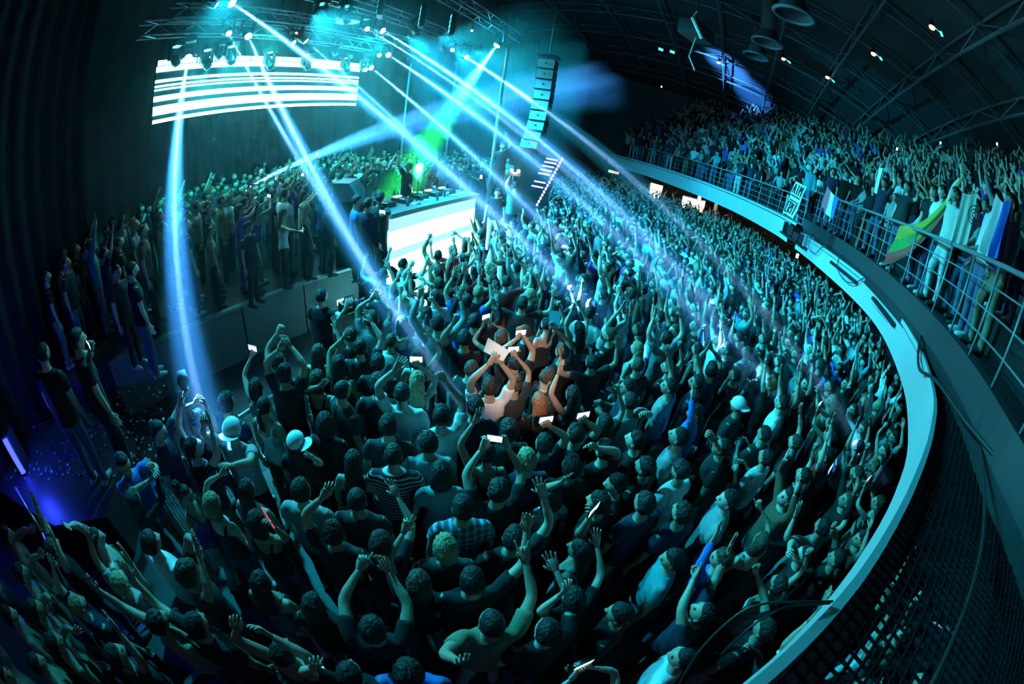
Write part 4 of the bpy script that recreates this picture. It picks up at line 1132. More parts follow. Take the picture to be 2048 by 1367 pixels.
# --- lower left: pit barrier and the lit group
P(315, 862, 'bearded man in dark T-shirt holding a cloth bag high, beside the barrier', 'navy', hair='short', hands=((367, 791, 'hold'),), yaw=-60, h=1.78)
P(464, 864, 'man in light grey T-shirt and backward white cap in the beam', 'grey', hair='short', hands=((408, 850, 'hold'), (464, 930, 'relaxed')), cap='back', h=1.8, yaw=10)
P(395, 840, 'person with both arms crossed overhead under the left beam', 'charcoal', 'tank', hands=((390, 806, 'hold'), (412, 812, 'relaxed')), h=1.68)
P(452, 808, 'curly-haired person in navy standing behind the white cap', 'navy', hair='curly', h=1.74)
P(527, 815, 'woman with a long ponytail and white vest top', 'white', 'tank', 'pony', h=1.68)
P(576, 749, 'man in black T-shirt with a white chest print, elbows raised', 'black', hands=((566, 697, 'relaxed'), (583, 665, 'relaxed')), h=1.84)
P(511, 777, 'woman in pale vest lifting a small white phone', 'cream', 'tank', 'bob', hands=((504, 697, 'phone'),), h=1.66)
P(556, 726, 'person reaching a fist up behind the black T-shirt', 'charcoal', hands=((558, 655, 'fist'),), h=1.74)
P(634, 757, 'person with hand on hair and a wristband', 'black', 'tank', 'bob', hands=((640, 768, 'relaxed'),), h=1.68, hc='brown')
P(591, 889, 'person with a white cap worn sideways', 'black', hair='long', hands=((625, 915, 'open'),), cap='side', h=1.66)
P(245, 925, 'man in bright blue T-shirt resting on the barrier', 'blue', hands=((312, 944, 'relaxed'), (300, 960, 'relaxed')), h=1.8, yaw=-95, pitch=-0.2)
P(369, 989, 'laughing woman in purple vest seen in profile', 'purple', 'tank', 'bun', h=1.64, yaw=-75)
P(427, 1008, 'person with strongly lit blond hair raising one hand', 'charcoal', 'tank', 'bob', 'blond', hands=((447, 945, 'fist'),), h=1.66)
P(488, 988, 'woman with long straight dark hair and fringe', 'black', 'tank', 'long', h=1.66)
P(513, 1044, 'dark bob-haired person holding a pink glow stick', 'black', 'tank', 'bob', hands=((545, 1048, 'hold'),), h=1.66)
P(601, 985, 'man in pale T-shirt behind a raised fist', 'grey', h=1.76)
P(668, 1068, 'person with a curled hand raised on the left', 'charcoal', hands=((647, 992, 'relaxed'),), h=1.72)
P(712, 1006, 'round-headed person in charcoal right of a curled hand', 'charcoal', hair='buzz', h=1.74)
# --- centre
P(802, 788, 'man in white T-shirt with one arm bent over his head', 'white', hair='buzz', hands=((788, 738, 'open'),), h=1.84)
P(758, 772, 'dark wavy-haired man left of the white T-shirt', 'charcoal', hair='curly', h=1.76)
P(834, 764, 'woman with very long blond hair raising a lit phone', 'navy', 'tank', 'long', 'blond', hands=((840, 733, 'phone'),), h=1.72)
P(881, 838, 'man in white T-shirt with shiny lit hair, arm straight up', 'white', hair='short', hands=((886, 756, 'hold'),), h=1.8)
P(954, 812, 'man with brilliantly lit dark hair and dark top', 'navy', hair='short', h=1.78)
P(981, 778, 'man in pale pink T-shirt holding up the white sign', 'white', hair='short', hands=((1001, 726, 'hold'), (978, 730, 'relaxed')), h=1.8, skin=0)
P(776, 855, 'dark-haired man in dark T-shirt before the white T-shirt', 'charcoal', hair='short', h=1.78)
P(790, 911, 'man in a black and white striped shirt', 'striped', hair='buzz', h=1.78)
P(854, 889, 'man in grey T-shirt between stripes and shiny hair', 'grey', hair='short', h=1.76)
P(881, 947, 'round-haired person leaning an arm, pale T-shirt', 'grey', hair='bob', h=1.74)
P(993, 987, 'dark-haired man filming with both arms straight up', 'black', hands=((962, 884, 'hold'), (1008, 882, 'hold')), h=1.76)
P(991, 906, 'woman in dark blue vest waving one hand', 'navy', 'tank', 'bun', hands=((966, 838, 'open'),), h=1.7)
P(1057, 923, 'short blond man with a white collar', 'navy', hair='short', hc='blond', h=1.8)
P(1035, 877, 'curly-haired person in charcoal left of the blond man', 'charcoal', hair='curly', h=1.74)
P(710, 926, 'woman with long dark hair left of the stripes', 'black', 'tank', 'long', h=1.68)
P(649, 848, 'dark-haired person below the wristband arm', 'black', hair='bob', h=1.7)
P(930, 1017, 'man in a blue plaid shirt', 'plaid', hair='short', h=1.8)
P(872, 1163, 'person holding up three fingers', 'black', hair='bob', hc='brown', hands=((846, 1012, 'three'),), h=1.72)
P(762, 1092, 'person with open raised hand and bent arm', 'charcoal', hair='bob', hands=((792, 968, 'open'),), h=1.74)
# --- sign and phone group, warm lit
P(1030, 727, 'dark-haired person filming overhead behind the white sign', 'black', hair='short', hands=((1033, 676, 'phone'), (1045, 668, 'hold')), h=1.76)
P(1037, 776, 'brown-haired woman lifting a small camera', 'charcoal', 'tee', 'bun', 'brown', hands=((1039, 717, 'phone'),), h=1.7)
P(1073, 797, 'woman with long copper-blond hair in warm light', 'black', 'tee', 'long', 'red', h=1.68)
P(1147, 792, 'dark long-haired woman with a warm-lit open hand up', 'black', 'tank', 'long', hands=((1117, 745, 'open'),), h=1.7)
P(1125, 706, 'person holding a blue board overhead', 'black', hair='short', hands=((1109, 656, 'hold'),), h=1.74)
P(1088, 760, 'brown-haired man with glasses looking down', 'charcoal', hair='short', hc='brown', h=1.78, yaw=-90, pitch=-0.35)
P(1159, 660, 'woman with hands joined overhead', 'teal', 'tank', 'long', hands=((1147, 600, 'point'), (1158, 604, 'open')), h=1.72)
P(1213, 642, 'woman in brilliant white top with arms raised', 'white', 'tee', 'short', hands=((1236, 608, 'open'), (1246, 620, 'open')), h=1.78, fem=True)
P(1188, 631, 'man in white shirt left of the brilliant white top', 'white', hair='short', h=1.8, yaw=-70)
P(1262, 806, 'man in light blue-grey T-shirt, back of the neck lit', 'grey', hair='buzz', h=1.84, hands=((1289, 828, 'relaxed'),))
P(1210, 850, 'person pointing two fingers beside the pale T-shirt', 'charcoal', hair='bob', hands=((1236, 782, 'horns'),), h=1.72)
P(1276, 699, 'woman with long blond hair and pale back', 'white', 'tank', 'long', 'blond', h=1.72)
P(1088, 884, 'person with wristband filming at face height', 'navy', hair='short', hands=((1098, 845, 'phone'),), h=1.72)
P(1131, 878, 'dark-haired person filming with a watch on the wrist', 'black', hair='short', hands=((1149, 850, 'phone'),), h=1.74)
P(1206, 901, 'man with one hand pressed to his dark hair', 'black', hair='short', hands=((1187, 893, 'relaxed'),), h=1.8)
P(1360, 876, 'man in pale T-shirt gazing up in profile', 'grey', hair='short', h=1.82, yaw=25, pitch=0.3)
P(1446, 896, 'bearded man gazing up beside a raised curled hand', 'charcoal', hair='short', hands=((1414, 868, 'relaxed'),), h=1.78, yaw=30, pitch=0.45)
P(1277, 888, 'man in black in profile, ear showing', 'black', hair='short', h=1.78, yaw=30, pitch=0.15)
P(1307, 935, 'dark-haired man turned away in black', 'black', hair='short', h=1.76, yaw=15)
P(1348, 942, 'man in white T-shirt looking down', 'white', hair='short', h=1.78, pitch=-0.45)
P(1238, 972, 'person in black whose lit face looks left', 'black', hair='short', h=1.72, yaw=55)
P(1201, 1008, 'man in black holding a phone at his chest', 'black', hair='short', h=1.78, yaw=30, hands=((1180, 1034, 'phone'),))
P(1294, 1008, 'man in a navy polo collar seen from behind', 'navy', hair='short', h=1.82)
P(1460, 1002, 'broad man in pale T-shirt with lit shoulder', 'grey', hair='short', h=1.84, yaw=35, pitch=0.1)
P(1360, 1028, 'dark-haired man in navy with lit shoulder', 'navy', hair='short', h=1.8)
P(1478, 813, 'person in a white cap with the strap showing', 'charcoal', hair='short', cap='back', h=1.74)
P(1098, 988, 'woman in a glittering sequinned top', 'sequin', 'tee', 'bob', h=1.66)
P(1143, 935, 'curly-haired person tossing a hand back', 'charcoal', 'tee', 'curly', hands=((1121, 963, 'open'),), h=1.72)
# --- bottom
P(1001, 1252, 'crop-haired man in olive T-shirt, right arm straight up', 'olive', hair='buzz', hands=((935, 1322, 'relaxed'), (1066, 1102, 'horns')), h=1.82)
P(1085, 1262, 'dark-haired person raising an open hand beside the olive T-shirt', 'black', hair='short', hands=((1096, 1108, 'open'),), h=1.78)
P(913, 1157, 'short-haired man in black with one long raised arm', 'black', hair='short', hands=((1022, 1052, 'relaxed'),), h=1.8)
P(1163, 1103, 'woman in pale blue vest looking left', 'teal', 'tank', 'long', h=1.7, yaw=35)
P(1153, 1211, 'bob-haired person raising an arm with a blue wristband', 'black', 'tee', 'bob', hands=((1203, 1068, 'open'), (1128, 1197, 'relaxed')), h=1.7)
P(889, 1118, 'person with spiky lit blond hair', 'charcoal', hair='curly', hc='blond', h=1.72)
P(1234, 1228, 'dim-faced person at the bottom right of centre', 'black', hair='short', h=1.72, yaw=40)
P(627, 1215, 'person with a lit hairband at the bottom left', 'black', 'tee', 'bob', h=1.68)
P(747, 1267, 'man in black with both arms stretched high at the bottom', 'black', hair='short', hands=((727, 1104, 'point'), (778, 1140, 'relaxed')), h=1.78)
P(566, 1309, 'person folding both forearms over the head at the bottom', 'charcoal', 'tank', 'short', hands=((473, 1258, 'relaxed'), (540, 1270, 'relaxed')), h=1.74)
P(700, 1352, 'person at the bottom edge reaching one arm left', 'black', hands=((627, 1334, 'relaxed'),), h=1.72)
P(815, 1346, 'person in a blue sleeve at the bottom edge', 'blue', hair='curly', h=1.74)
P(522, 1170, 'woman in a dark sequinned vest', 'sequin', 'tank', 'long', h=1.68)
P(301, 1090, 'man in white T-shirt seen from behind, lower left', 'white', hair='short', h=1.8)
P(381, 1254, 'dark-haired man stretching one arm far left', 'charcoal', hair='short', hands=((222, 1119, 'open'),), h=1.78)
P(327, 1250, 'man in a loose pale vest, lower left', 'grey', 'tank', 'short', hands=((205, 1180, 'relaxed'),), h=1.76)
P(190, 1080, 'green-lit person in profile with a raised hand', 'olive', 'tank', 'short', hands=((137, 1052, 'open'),), h=1.74, yaw=-20)
P(1406, 1227, 'person with a bandana tilted back, both arms up', 'navy', hair='short', hands=((1390, 1140, 'horns'), (1458, 1098, 'open')), h=1.76, pitch=0.6, yaw=30)
P(1530, 1262, 'person with one straight raised fist by the lip', 'black', hair='short', hands=((1509, 1122, 'fist'),), h=1.76)
P(1608, 1112, 'person in glasses making an OK sign', 'charcoal', hair='short', hands=((1578, 1100, 'hold'),), h=1.76, pitch=0.3, yaw=20)
P(1349, 1120, 'person in pale blue T-shirt facing left', 'teal', hair='short', h=1.74, yaw=45)
P(1675, 1120, 'person with a thin raised arm near the lip', 'black', hair='short', hands=((1666, 1056, 'relaxed'),), h=1.74)
# --- in front of the stage
P(642, 594, 'camera operator in black in front of the stage', 'black', hair='short', h=1.8, dist=None, hands=((690, 628, 'hold'),))
P(643, 711, 'woman with long brown hair below the camera operator', 'charcoal', 'tank', 'long', 'brown', hands=((683, 630, 'open'),), h=1.72)
P(668, 728, 'woman with long dark hair and a waving hand', 'black', 'tank', 'long', hands=((681, 664, 'open'),), h=1.7)
P(714, 700, 'person raising one pale straight arm', 'charcoal', hair='short', hands=((735, 632, 'open'),), h=1.76)
P(702, 673, 'person with an open hand against the stage front', 'black', hair='short', hands=((694, 602, 'open'),), h=1.74)
P(755, 728, 'dark-haired person before the raised hands', 'black', hair='short', h=1.76)
P(853, 630, 'woman in a white printed shirt with both arms up', 'print', 'tee', 'pony', hands=((798, 577, 'hold'), (868, 604, 'hold')), h=1.78)
P(804, 650, 'person with blue-lit hair left of the printed shirt', 'navy', 'tank', 'bob', hands=((803, 682, 'open'),), h=1.7)
P(929, 679, 'man in black with his arm bent behind his head', 'black', hair='short', hands=((908, 644, 'fist'),), h=1.8)
P(838, 712, 'person with a hand up in front of the printed shirt', 'black', 'tank', 'bob', hands=((861, 672, 'open'),), h=1.7)
# --- on the stage
P(565, 437, 'woman in a white vest with long hair filming on the stage edge', 'white', 'tank', 'long', 'brown', base=STAGE_Z, dist=7.9, hands=((600, 462, 'phone'),), bottom='trouser_black', h=1.72, yaw=-20)
P(612, 428, 'woman with very long blond hair on the stage', 'black', 'tank', 'long', 'blond', base=STAGE_Z, dist=8.2, bottom='trouser_black', h=1.72)
P(262, 541, 'man in black T-shirt and jeans at the near end of the stage', 'black', hair='buzz', base=STAGE_Z, dist=5.9, bottom='denim', h=1.8)
P(498, 486, 'man in black T-shirt standing on the stage edge', 'black', hair='short', base=STAGE_Z, dist=7.3, bottom='trouser_black', h=1.8, yaw=-60)
P(655, 432, 'man in navy shirt on the stage beside the booth', 'navy', 'long', 'short', base=STAGE_Z, dist=8.3, bottom='trouser_black', h=1.8)
P(232, 545, 'bearded man beside the black T-shirt at the stage end', 'charcoal', hair='short', base=STAGE_Z, dist=6.4, bottom='trouser_black', h=1.8, yaw=-50)
P(420, 470, 'person in yellowish vest with a hand on the hair on stage', 'olive', 'tank', 'bun', base=STAGE_Z, dist=7.6, hands=((425, 455, 'relaxed'),), bottom='trouser_black', h=1.7)
P(816, 333, 'DJ in black with one arm straight up behind the booth', 'black', hair='short', hc='blond', base=STAGE_Z + RISER, dist=10.2, hands=((796, 298, 'point'), (824, 376, 'relaxed')), bottom='trouser_black', h=1.8, face=(1300, 560), pitch=-0.3)
P(712, 402, 'man in blue shirt standing just left of the booth', 'blue', hair='short', base=STAGE_Z, dist=7.9, bottom='trouser_black', h=1.74, yaw=-40)
P(735, 408, 'dark-haired man leaning at the booth end', 'navy', 'long', 'short', base=STAGE_Z, dist=7.6, bottom='trouser_black', h=1.7)
P(760, 396, 'man holding a red-lit phone at the booth end', 'charcoal', 'long', 'short', base=STAGE_Z, dist=8.0, hands=((768, 427, 'phone'),), bottom='trouser_black', h=1.7)
P(995, 385, 'man in white trousers standing right of the booth', 'black', hair='short', base=0.9, dist=11.0, bottom='trouser_pale', h=1.76, face=(1000, 600))
P(1030, 372, 'photographer with two bright lamps right of the booth', 'teal', hair='short', base=0.9, dist=11.6, hands=((1022, 350, 'hold'),), bottom='trouser_black', h=1.74, face=(820, 330))
P(1005, 292, 'dancer standing high with one hand up behind the booth', 'charcoal', hair='short', base=2.0, dist=12.6, hands=((1014, 266, 'open'),), bottom='trouser_black', h=1.72, face=(1200, 600))
P(63, 640, 'shadowed man standing at the far left edge', 'black', hair='buzz', base=0.75, dist=4.9, bottom='denim', h=1.78, face=(400, 500))
P(146, 662, 'shadowed man holding a small lit phone at the left', 'black', hair='short', base=0.75, dist=4.7, hands=((180, 700, 'phone'),), bottom='trouser_black', h=1.78, face=(400, 700))
# --- people behind the lower-left barrier
for (hx, hy, lab, hh) in ((14, 1075, 'shadowed person at the left edge, nearest the blue lamp', ((60, 1060, 'relaxed'),)), (42, 1150, 'shadowed person leaning over the left barrier with bent arm', ((78, 1110, 'relaxed'),)), (70, 1222, 'shadowed person with a wristband behind the left barrier', ((105, 1200, 'relaxed'),)),
                          (110, 1290, 'shadowed person in the lower left corner behind the barrier', ((150, 1262, 'relaxed'),)), (20, 1235, 'dim person at the left edge, second row behind the barrier', ()), (75, 1330, 'dim person in the very corner at the lower left', ())):
    P(hx, hy, lab, 'olive', 'tank', 'short', hands=hh, h=1.74)
# --- at the balcony rail
def BP(hx, hy, label, d, **k):
    k.setdefault('bottom', 'denim'); k.setdefault('face', (900, 560))
    # stand the guest just behind the rail along that line of sight
    az = math.atan2(*(ray(hx, hy)[:2])); C = LEDGE + TN * (0.42 + 0.0 * d); a_ = np.arctan2(C[:, 0], C[:, 1]); i = int(np.argmin(np.abs(a_ - az)))
    P(hx, hy, label, dist=float(np.linalg.norm(C[i])) + k.pop('row', 0) * 0.7, base=BZ_R, **k)
BP(1627, 322, 'balcony guest in a teal shirt with one arm raised at the banner', 12.2, top='teal', sl='long', hands=((1590, 300, 'open'),))
BP(1700, 328, 'balcony guest in black T-shirt, both forearms on the rail', 10.6, top='black', hands=((1690, 400, 'relaxed'), (1705, 405, 'relaxed')))
BP(1722, 342, 'long-haired balcony guest beside the black T-shirt', 10.3, row=0.5, top='black', hair='long', hands=((1730, 400, 'relaxed'),))
BP(1776, 338, 'balcony guest lifting both arms beside hanging scarves', 9.2, top='navy', hands=((1762, 318, 'relaxed'), (1790, 330, 'relaxed')))
BP(1824, 335, 'man in a grey T-shirt pointing down from the balcony', 8.3, top='charcoal', hands=((1836, 385, 'point'),))
BP(1876, 352, 'balcony guest behind the yellow and green flag', 7.7, top='black')
BP(1924, 320, 'tall balcony guest in a pale robe with a swirl emblem, holding the flag up', 6.6, top='cream', sl='long', hands=((1942, 308, 'fist'),), bottom='trouser_pale', h=1.86)
BP(1890, 368, 'balcony guest in white T-shirt leaning over the rail', 6.5, top='white', hands=((1905, 480, 'relaxed'),), bottom='denim')
BP(1965, 345, 'dark-clothed balcony guest right of the swirl emblem', 6.4, row=1, top='black', sl='long')
BP(2030, 360, 'balcony guest at the right edge stretching a long arm left', 5.6, top='grey', sl='long', hands=((1960, 322, 'fist'),), bottom='trouser_khaki')
BP(2000, 380, 'balcony guest draped in a pale cloth', 6.2, top='white', sl='long', bottom='denim')
BP(1670, 335, 'balcony guest with a red and white flag round the neck', 11.2, top='navy', hands=((1672, 310, 'open'),))

# guests holding phone torches, standing on the tiers below the lights
TORCH = ((1794, 255, 11.5, 'leftmost of three'), (1881, 283, 9.5, 'middle of three'), (1994, 289, 8.0, 'rightmost of three'))
TORCH_AT = []
for tx, ty, td, tw in TORCH:
    done = False
    for dy in range(0, 70, 4):              # just within reach of a raised hand on the tiers
        for td in np.arange(6.5, 16, 0.1):
            p = atd(tx, ty + dy, td); k = int(np.argmin(np.linalg.norm(LEDGE - p[:2], axis=1))); off = float((p[:2] - LEDGE[k]) @ TN[k])
            if 0.5 < off < 6.5 and BZ_R + (0 if off < 1.0 else int((off - 1.0) / TIER_D) + 1) * TIER_H + 2.05 >= p[2]: done = True; break
        if done: break
    ty = ty + dy; TORCH_AT.append((tx, ty, float(td)))
    t_ = 0 if off < 1.0 else int((off - 1.0) / TIER_D) + 1
    bz_ = BZ_R + t_ * TIER_H; hx_, hy_ = proj((p[0], p[1], bz_ + 1.62))
    P(hx_, hy_, 'balcony guest holding up a bright phone torch, ' + tw, 'charcoal', hands=((tx, ty + 6, 'hold'),), base=bz_, dist=td + 0.12, bottom='denim', face=(900, 560), h=1.78)
# ------------------------------------------------------------------ resolve their places in the hall
def resolve(hd):
    h = hd['h']; zc = hd['base'] + 0.9326 * h
    if hd['dist'] is not None:
        p = atd(*hd['px'], hd['dist']); xy = p[:2]; hd['base'] = hd['base']
        # keep the feet on their floor, so the height follows the photo within reason
        hh = (p[2] - hd['base']) / 0.9326
        hd['h'] = h = float(np.clip(hh, 1.55, 1.95))
    else:
        p = onz(*hd['px'], zc); xy = p[:2]
    hd['xy'] = np.array(xy)
    tgt = DJ_AT if hd['face'] is None else onz(*hd['face'], 1.6)[:2]
    d = tgt - hd['xy']
    rz = math.atan2(d[1], d[0]) - PI / 2 + math.radians(hd['yaw'])
    hd['rz'] = rz
    c, s_ = math.cos(rz), math.sin(rz)
    hd['M'] = np.array([[c, -s_, 0], [s_, c, 0], [0, 0, 1]])
    org = np.array([*hd['xy'], hd['base']]); hd['org'] = org
    s = h / 1.75; sw = (0.165 if hd['fem'] else 0.188) * s
    sh = [hd['M'] @ np.array([sx * sw, 0, 1.43 * s]) + org for sx in (-1, 1)]
    hands = [None, None]; gest = ['relaxed', 'relaxed']; hold = [None, None]
    L = list(hd['hands'])
    if len(L) == 1:
        q = [math.dist(proj(x), L[0][:2]) for x in sh]; order = [0 if q[0] < q[1] else 1]
    elif len(L) == 2:
        a = math.dist(proj(sh[0]), L[0][:2]) + math.dist(proj(sh[1]), L[1][:2]); b = math.dist(proj(sh[1]), L[0][:2]) + math.dist(proj(sh[0]), L[1][:2])
        order = [0, 1] if a <= b else [1, 0]
    else: order = []
    for (x, y, g), k in zip(L, order):
        S = sh[k]; d = ray(x, y); o = CAM - S
        R = 0.52 * s
        bq_ = o @ d; cq = o @ o - R * R; disc = bq_ * bq_ - cq
        if disc > 0:
            t = -bq_ - math.sqrt(disc)
            # a low hand lies on the far side of the reach, a raised one on the near side
            Tn = CAM + d * t
        else:
            Tn = CAM + d * (-bq_)
            Tn = S + unit(Tn - S) * R
        rr = unit(Tn - S)
        hands[k] = hd['M'].T @ (Tn - org)
        gest[k] = 'hold' if g == 'phone' else g
        hold[k] = 'phone' if g == 'phone' else None
    hd['b'] = Body(h, hd['fem'], hands, gest, hd['pitch'], math.radians(hd['hyaw']))
    hd['hold'] = hold
for hd in HERO: resolve(hd)
# ease apart people whose shoulders would overlap
XY = np.array([hd['xy'] for hd in HERO]); BZ = np.array([hd['base'] for hd in HERO]); X0 = XY.copy()
for it in range(40):
    for i in range(len(HERO)):
        for j in range(i):
            if abs(BZ[i] - BZ[j]) > 0.5: continue
            d = XY[i] - XY[j]; n = np.linalg.norm(d)
            if n < 0.36:
                XY[i] += d / (n + 1e-6) * (0.36 - n) * 0.25; XY[j] -= d / (n + 1e-6) * (0.36 - n) * 0.25
for hd, p in zip(HERO, XY):
    hd['xy'] = p; hd['org'] = np.array([*p, hd['base']])

# ------------------------------------------------------------------ the rest of the crowd
def inside(poly, pts):
    poly = np.array(poly); pts = np.atleast_2d(pts); x, y = pts[:, 0], pts[:, 1]; c = np.zeros(len(pts), bool)
    for i in range(len(poly)):
        (x1, y1), (x2, y2) = poly[i][:2], poly[i - 1][:2]
        if y1 == y2: continue
        c ^= ((y1 > y) != (y2 > y)) & (x < (x2 - x1) * (y - y1) / (y2 - y1) + x1)
    return c
FLOOR_POLY = [(-3.4, -1.9), (-4.2, -0.9), (-3.3, 0.9), tuple(bq[1] + [0.35, -0.3]), tuple(bq[3] + [0.35, -0.3]), tuple(bq[5] + [0.3, -0.3]), (-2.35, 6.4), (-1.95, 7.7), (-0.75, 10.9), (0.35, 13.0), (0.9, 16.0), (1.2, 22.0), (2.5, 29.0), (8, 29), (11, 22), (11.5, 13), (10, 7), (7.6, 3), (5.5, 0.2), (3, -1.9), (0, -2.4)]
HALL_POLY = [tuple(p) for p in LIP] + [(-12, 27), (-12, -8), (0.0, -8)]
STAGE_POLY = [tuple(S0 + [-0.25, 0.25]), tuple(S1 + [-0.35, 0.1]), (-3.4, 11.8), (-2.0, 14.4), (-0.9, 17.0), (-4.4, 18.8), (-8.4, 13.0), (-9.2, 7.0), (-8.6, 3.4), (-7.2, 2.6)]
def poisson(poly, r, tries, avoid):
    poly_a = np.array(poly); lo, hi = poly_a.min(0), poly_a.max(0)
    cell = {}
    def key(p): return (int(p[0] // r), int(p[1] // r))
    for a in avoid: cell.setdefault(key(a), []).append((a, 0.40))
    out = []
    C = rng.uniform(lo, hi, (tries, 2)); ok = inside(poly, C)
    for p in C[ok]:
        k = key(p); good = True
        for dx in (-1, 0, 1):
            for dy in (-1, 0, 1):
                for (q, rr) in cell.get((k[0] + dx, k[1] + dy), ()):
                    if (q[0] - p[0]) ** 2 + (q[1] - p[1]) ** 2 < rr * rr: good = False; break
                if not good: break
            if not good: break
        if good:
            cell.setdefault(k, []).append((p, r)); out.append(p)
    return out
POSES = {  # wrist targets (left, right) in the person's frame, gestures
    'both arms raised': (((-0.24, 0.14, 1.93), (0.26, 0.16, 1.91)), ('open', 'open')),
    'right arm raised': ((None, (0.2, 0.2, 1.93)), ('relaxed', 'open')),
    'left arm raised': (((-0.18, 0.16, 1.92), None), ('open', 'relaxed')),
    'clapping overhead': (((-0.05, 0.2, 1.86), (0.05, 0.2, 1.86)), ('open', 'open')),
    'pointing forward': ((None, (0.12, 0.38, 1.72)), ('relaxed', 'point')),
    'filming': (((-0.06, 0.33, 1.66), (0.08, 0.34, 1.68)), ('hold', 'hold')),
    'fist raised': ((None, (0.26, 0.1, 1.88)), ('relaxed', 'fist')),
    'arms down': ((None, None), ('relaxed', 'relaxed')),
    'hands at chest': (((-0.1, 0.24, 1.25), (0.1, 0.25, 1.28)), ('relaxed', 'relaxed')),
    'hands on rail': (((-0.2, 0.33, 1.04), (0.2, 0.34, 1.04)), ('relaxed', 'relaxed')),
    'arms wide': (((-0.45, 0.12, 1.75), (0.45, 0.12, 1.78)), ('open', 'open')),
}
PLIST = ['both arms raised', 'right arm raised', 'left arm raised', 'clapping overhead', 'pointing forward', 'filming', 'fist raised', 'arms down', 'hands at chest', 'hands on rail', 'arms wide']
HSTY = ['short', 'long', 'short', 'buzz', 'bob', 'short', 'pony', 'curly']
VARS = []
for k in range(33):
    pose = PLIST[k % 11]; hs = HSTY[(k * 5 + k // 11) % 8]
    fem = hs in ('long', 'bob', 'pony')
    sl = 'tank' if fem and k % 2 else ('long' if k % 9 == 4 else 'tee')
    VARS.append(dict(pose=pose, hair=hs, fem=fem, sl=sl, b=Body(1.75, fem, POSES[pose][0], POSES[pose][1], rng.uniform(-0.1, 0.3), rng.uniform(-0.4, 0.4))))
TOPW = ['black'] * 7 + ['charcoal'] * 5 + ['navy'] * 4 + ['grey'] * 3 + ['white'] * 4 + ['cream', 'teal', 'blue', 'olive', 'red', 'brown', 'purple']
W_FLOOR = np.array([5, 3, 3, 2, 1.5, 2, 2, 4, 1, 0, 1.5]); W_BALC = np.array([2.5, 2, 2, 1.2, 1.2, 1, 1.5, 2, 1, 0.4, 1.2]); W_RAIL = np.array([1, 1, 1, .6, 1, .6, .7, .6, .2, 4, .4]); W_STAGE = np.array([.5, .7, .7, .3, .4, 1, .5, 7, 2, 0, .2])
CAND = []
def cand(zone, xy, base, wts, jitter=0.35):
    pose = PLIST[rng.choice(11, p=wts / wts.sum())]
    v = int(rng.choice([i for i, q in enumerate(VARS) if q['pose'] == pose]))
    d = DJ_AT - xy; rz = math.atan2(d[1], d[0]) - PI / 2 + rng.normal(0, jitter)
    h = rng.normal(1.70 if VARS[v]['fem'] else 1.77, 0.05)
    CAND.append(dict(zone=zone, xy=np.array(xy), base=base, v=v, rz=rz, h=float(np.clip(h, 1.58, 1.9)), top=str(rng.choice(TOPW)), hc=str(rng.choice(['dark', 'dark', 'dark', 'brown', 'brown', 'blond', 'red'], p=[.25, .25, .2, .12, .1, .06, .02])),
                     skin=SKIN[rng.integers(3)], tr=TROU[rng.integers(len(TROU))]))
hero_floor = [hd['xy'] for hd in HERO if hd['base'] < 0.5]
for p in poisson(FLOOR_POLY, 0.47, 30000, hero_floor):
    # seen past the fascia?
    q = np.array([*p, 1.7]); px, py = proj(q)
    if not (-40 < px < 2090 and -40 < py < 1420): continue
    a = CAM + (q - CAM) * 0.40; b_ = CAM + (q - CAM) * 0.60
    vis = inside(HALL_POLY, [a[:2], b_[:2]])
    if not vis.all() and not (p[0] < 4.2 and p[1] < 2.6): continue
    cand('floor', p, 0.0, W_FLOOR)
hero_stage = [hd['xy'] for hd in HERO if 0.5 < hd['base'] < 2.5]
for p in poisson(STAGE_POLY, 0.44, 12000, hero_stage):
    if np.linalg.norm(p - np.array([-3.2, 9.8])) < 0.9: continue
    q = p - B0; u_, v_ = q @ bu, q @ -bn
    if -0.3 < u_ < bl + 0.3 and -0.5 < v_ < 2.6: continue
    cand('stage', p, STAGE_Z, W_STAGE)
hero_b = np.array([hd['xy'] for hd in HERO if hd['base'] > 3])
seglen = np.linalg.norm(np.diff(LEDGE, axis=0), axis=1).mean()
for t in range(NT):
    off = 0.5 if t == 0 else 1.0 + (t - 0.5) * TIER_D
    s_ = 0.0
    C = np.array(tier_pts(off, range(120)))
    cs = np.concatenate([[0], np.cumsum(np.linalg.norm(np.diff(C, axis=0), axis=1))])
    while s_ < cs[-1]:
        xy = np.array([np.interp(s_, cs, C[:, 0]), np.interp(s_, cs, C[:, 1])]); i = int(np.interp(s_, cs, range(120)))
        s_ += rng.uniform(0.44, 0.68)
        if abs(i - SPLIT) < 3 or rng.random() < 0.07: continue
        xy = xy + rng.normal(0, 0.07, 2)
        if xy[1] < -1.0: continue
        if np.min(np.linalg.norm(hero_b - xy, axis=1)) < 0.45: continue
        bz = (BZ_R if i < SPLIT else BZ_L) + t * TIER_H
        q = (*xy, bz + 1.6); px, py = proj(q)
        if not (-40 < px < 2100 and py < 1100): continue
        cand('balcony', xy, bz, W_RAIL if t == 0 else W_BALC, 0.3)
for c in CAND: c['d'] = float(np.linalg.norm(np.array([*c['xy'], c['base'] + 1.6]) - CAM))
CAND.sort(key=lambda c: c['d'])
N_IND = max(0, 300 - len(HERO))
MED, FAR = CAND[:N_IND], CAND[N_IND:]

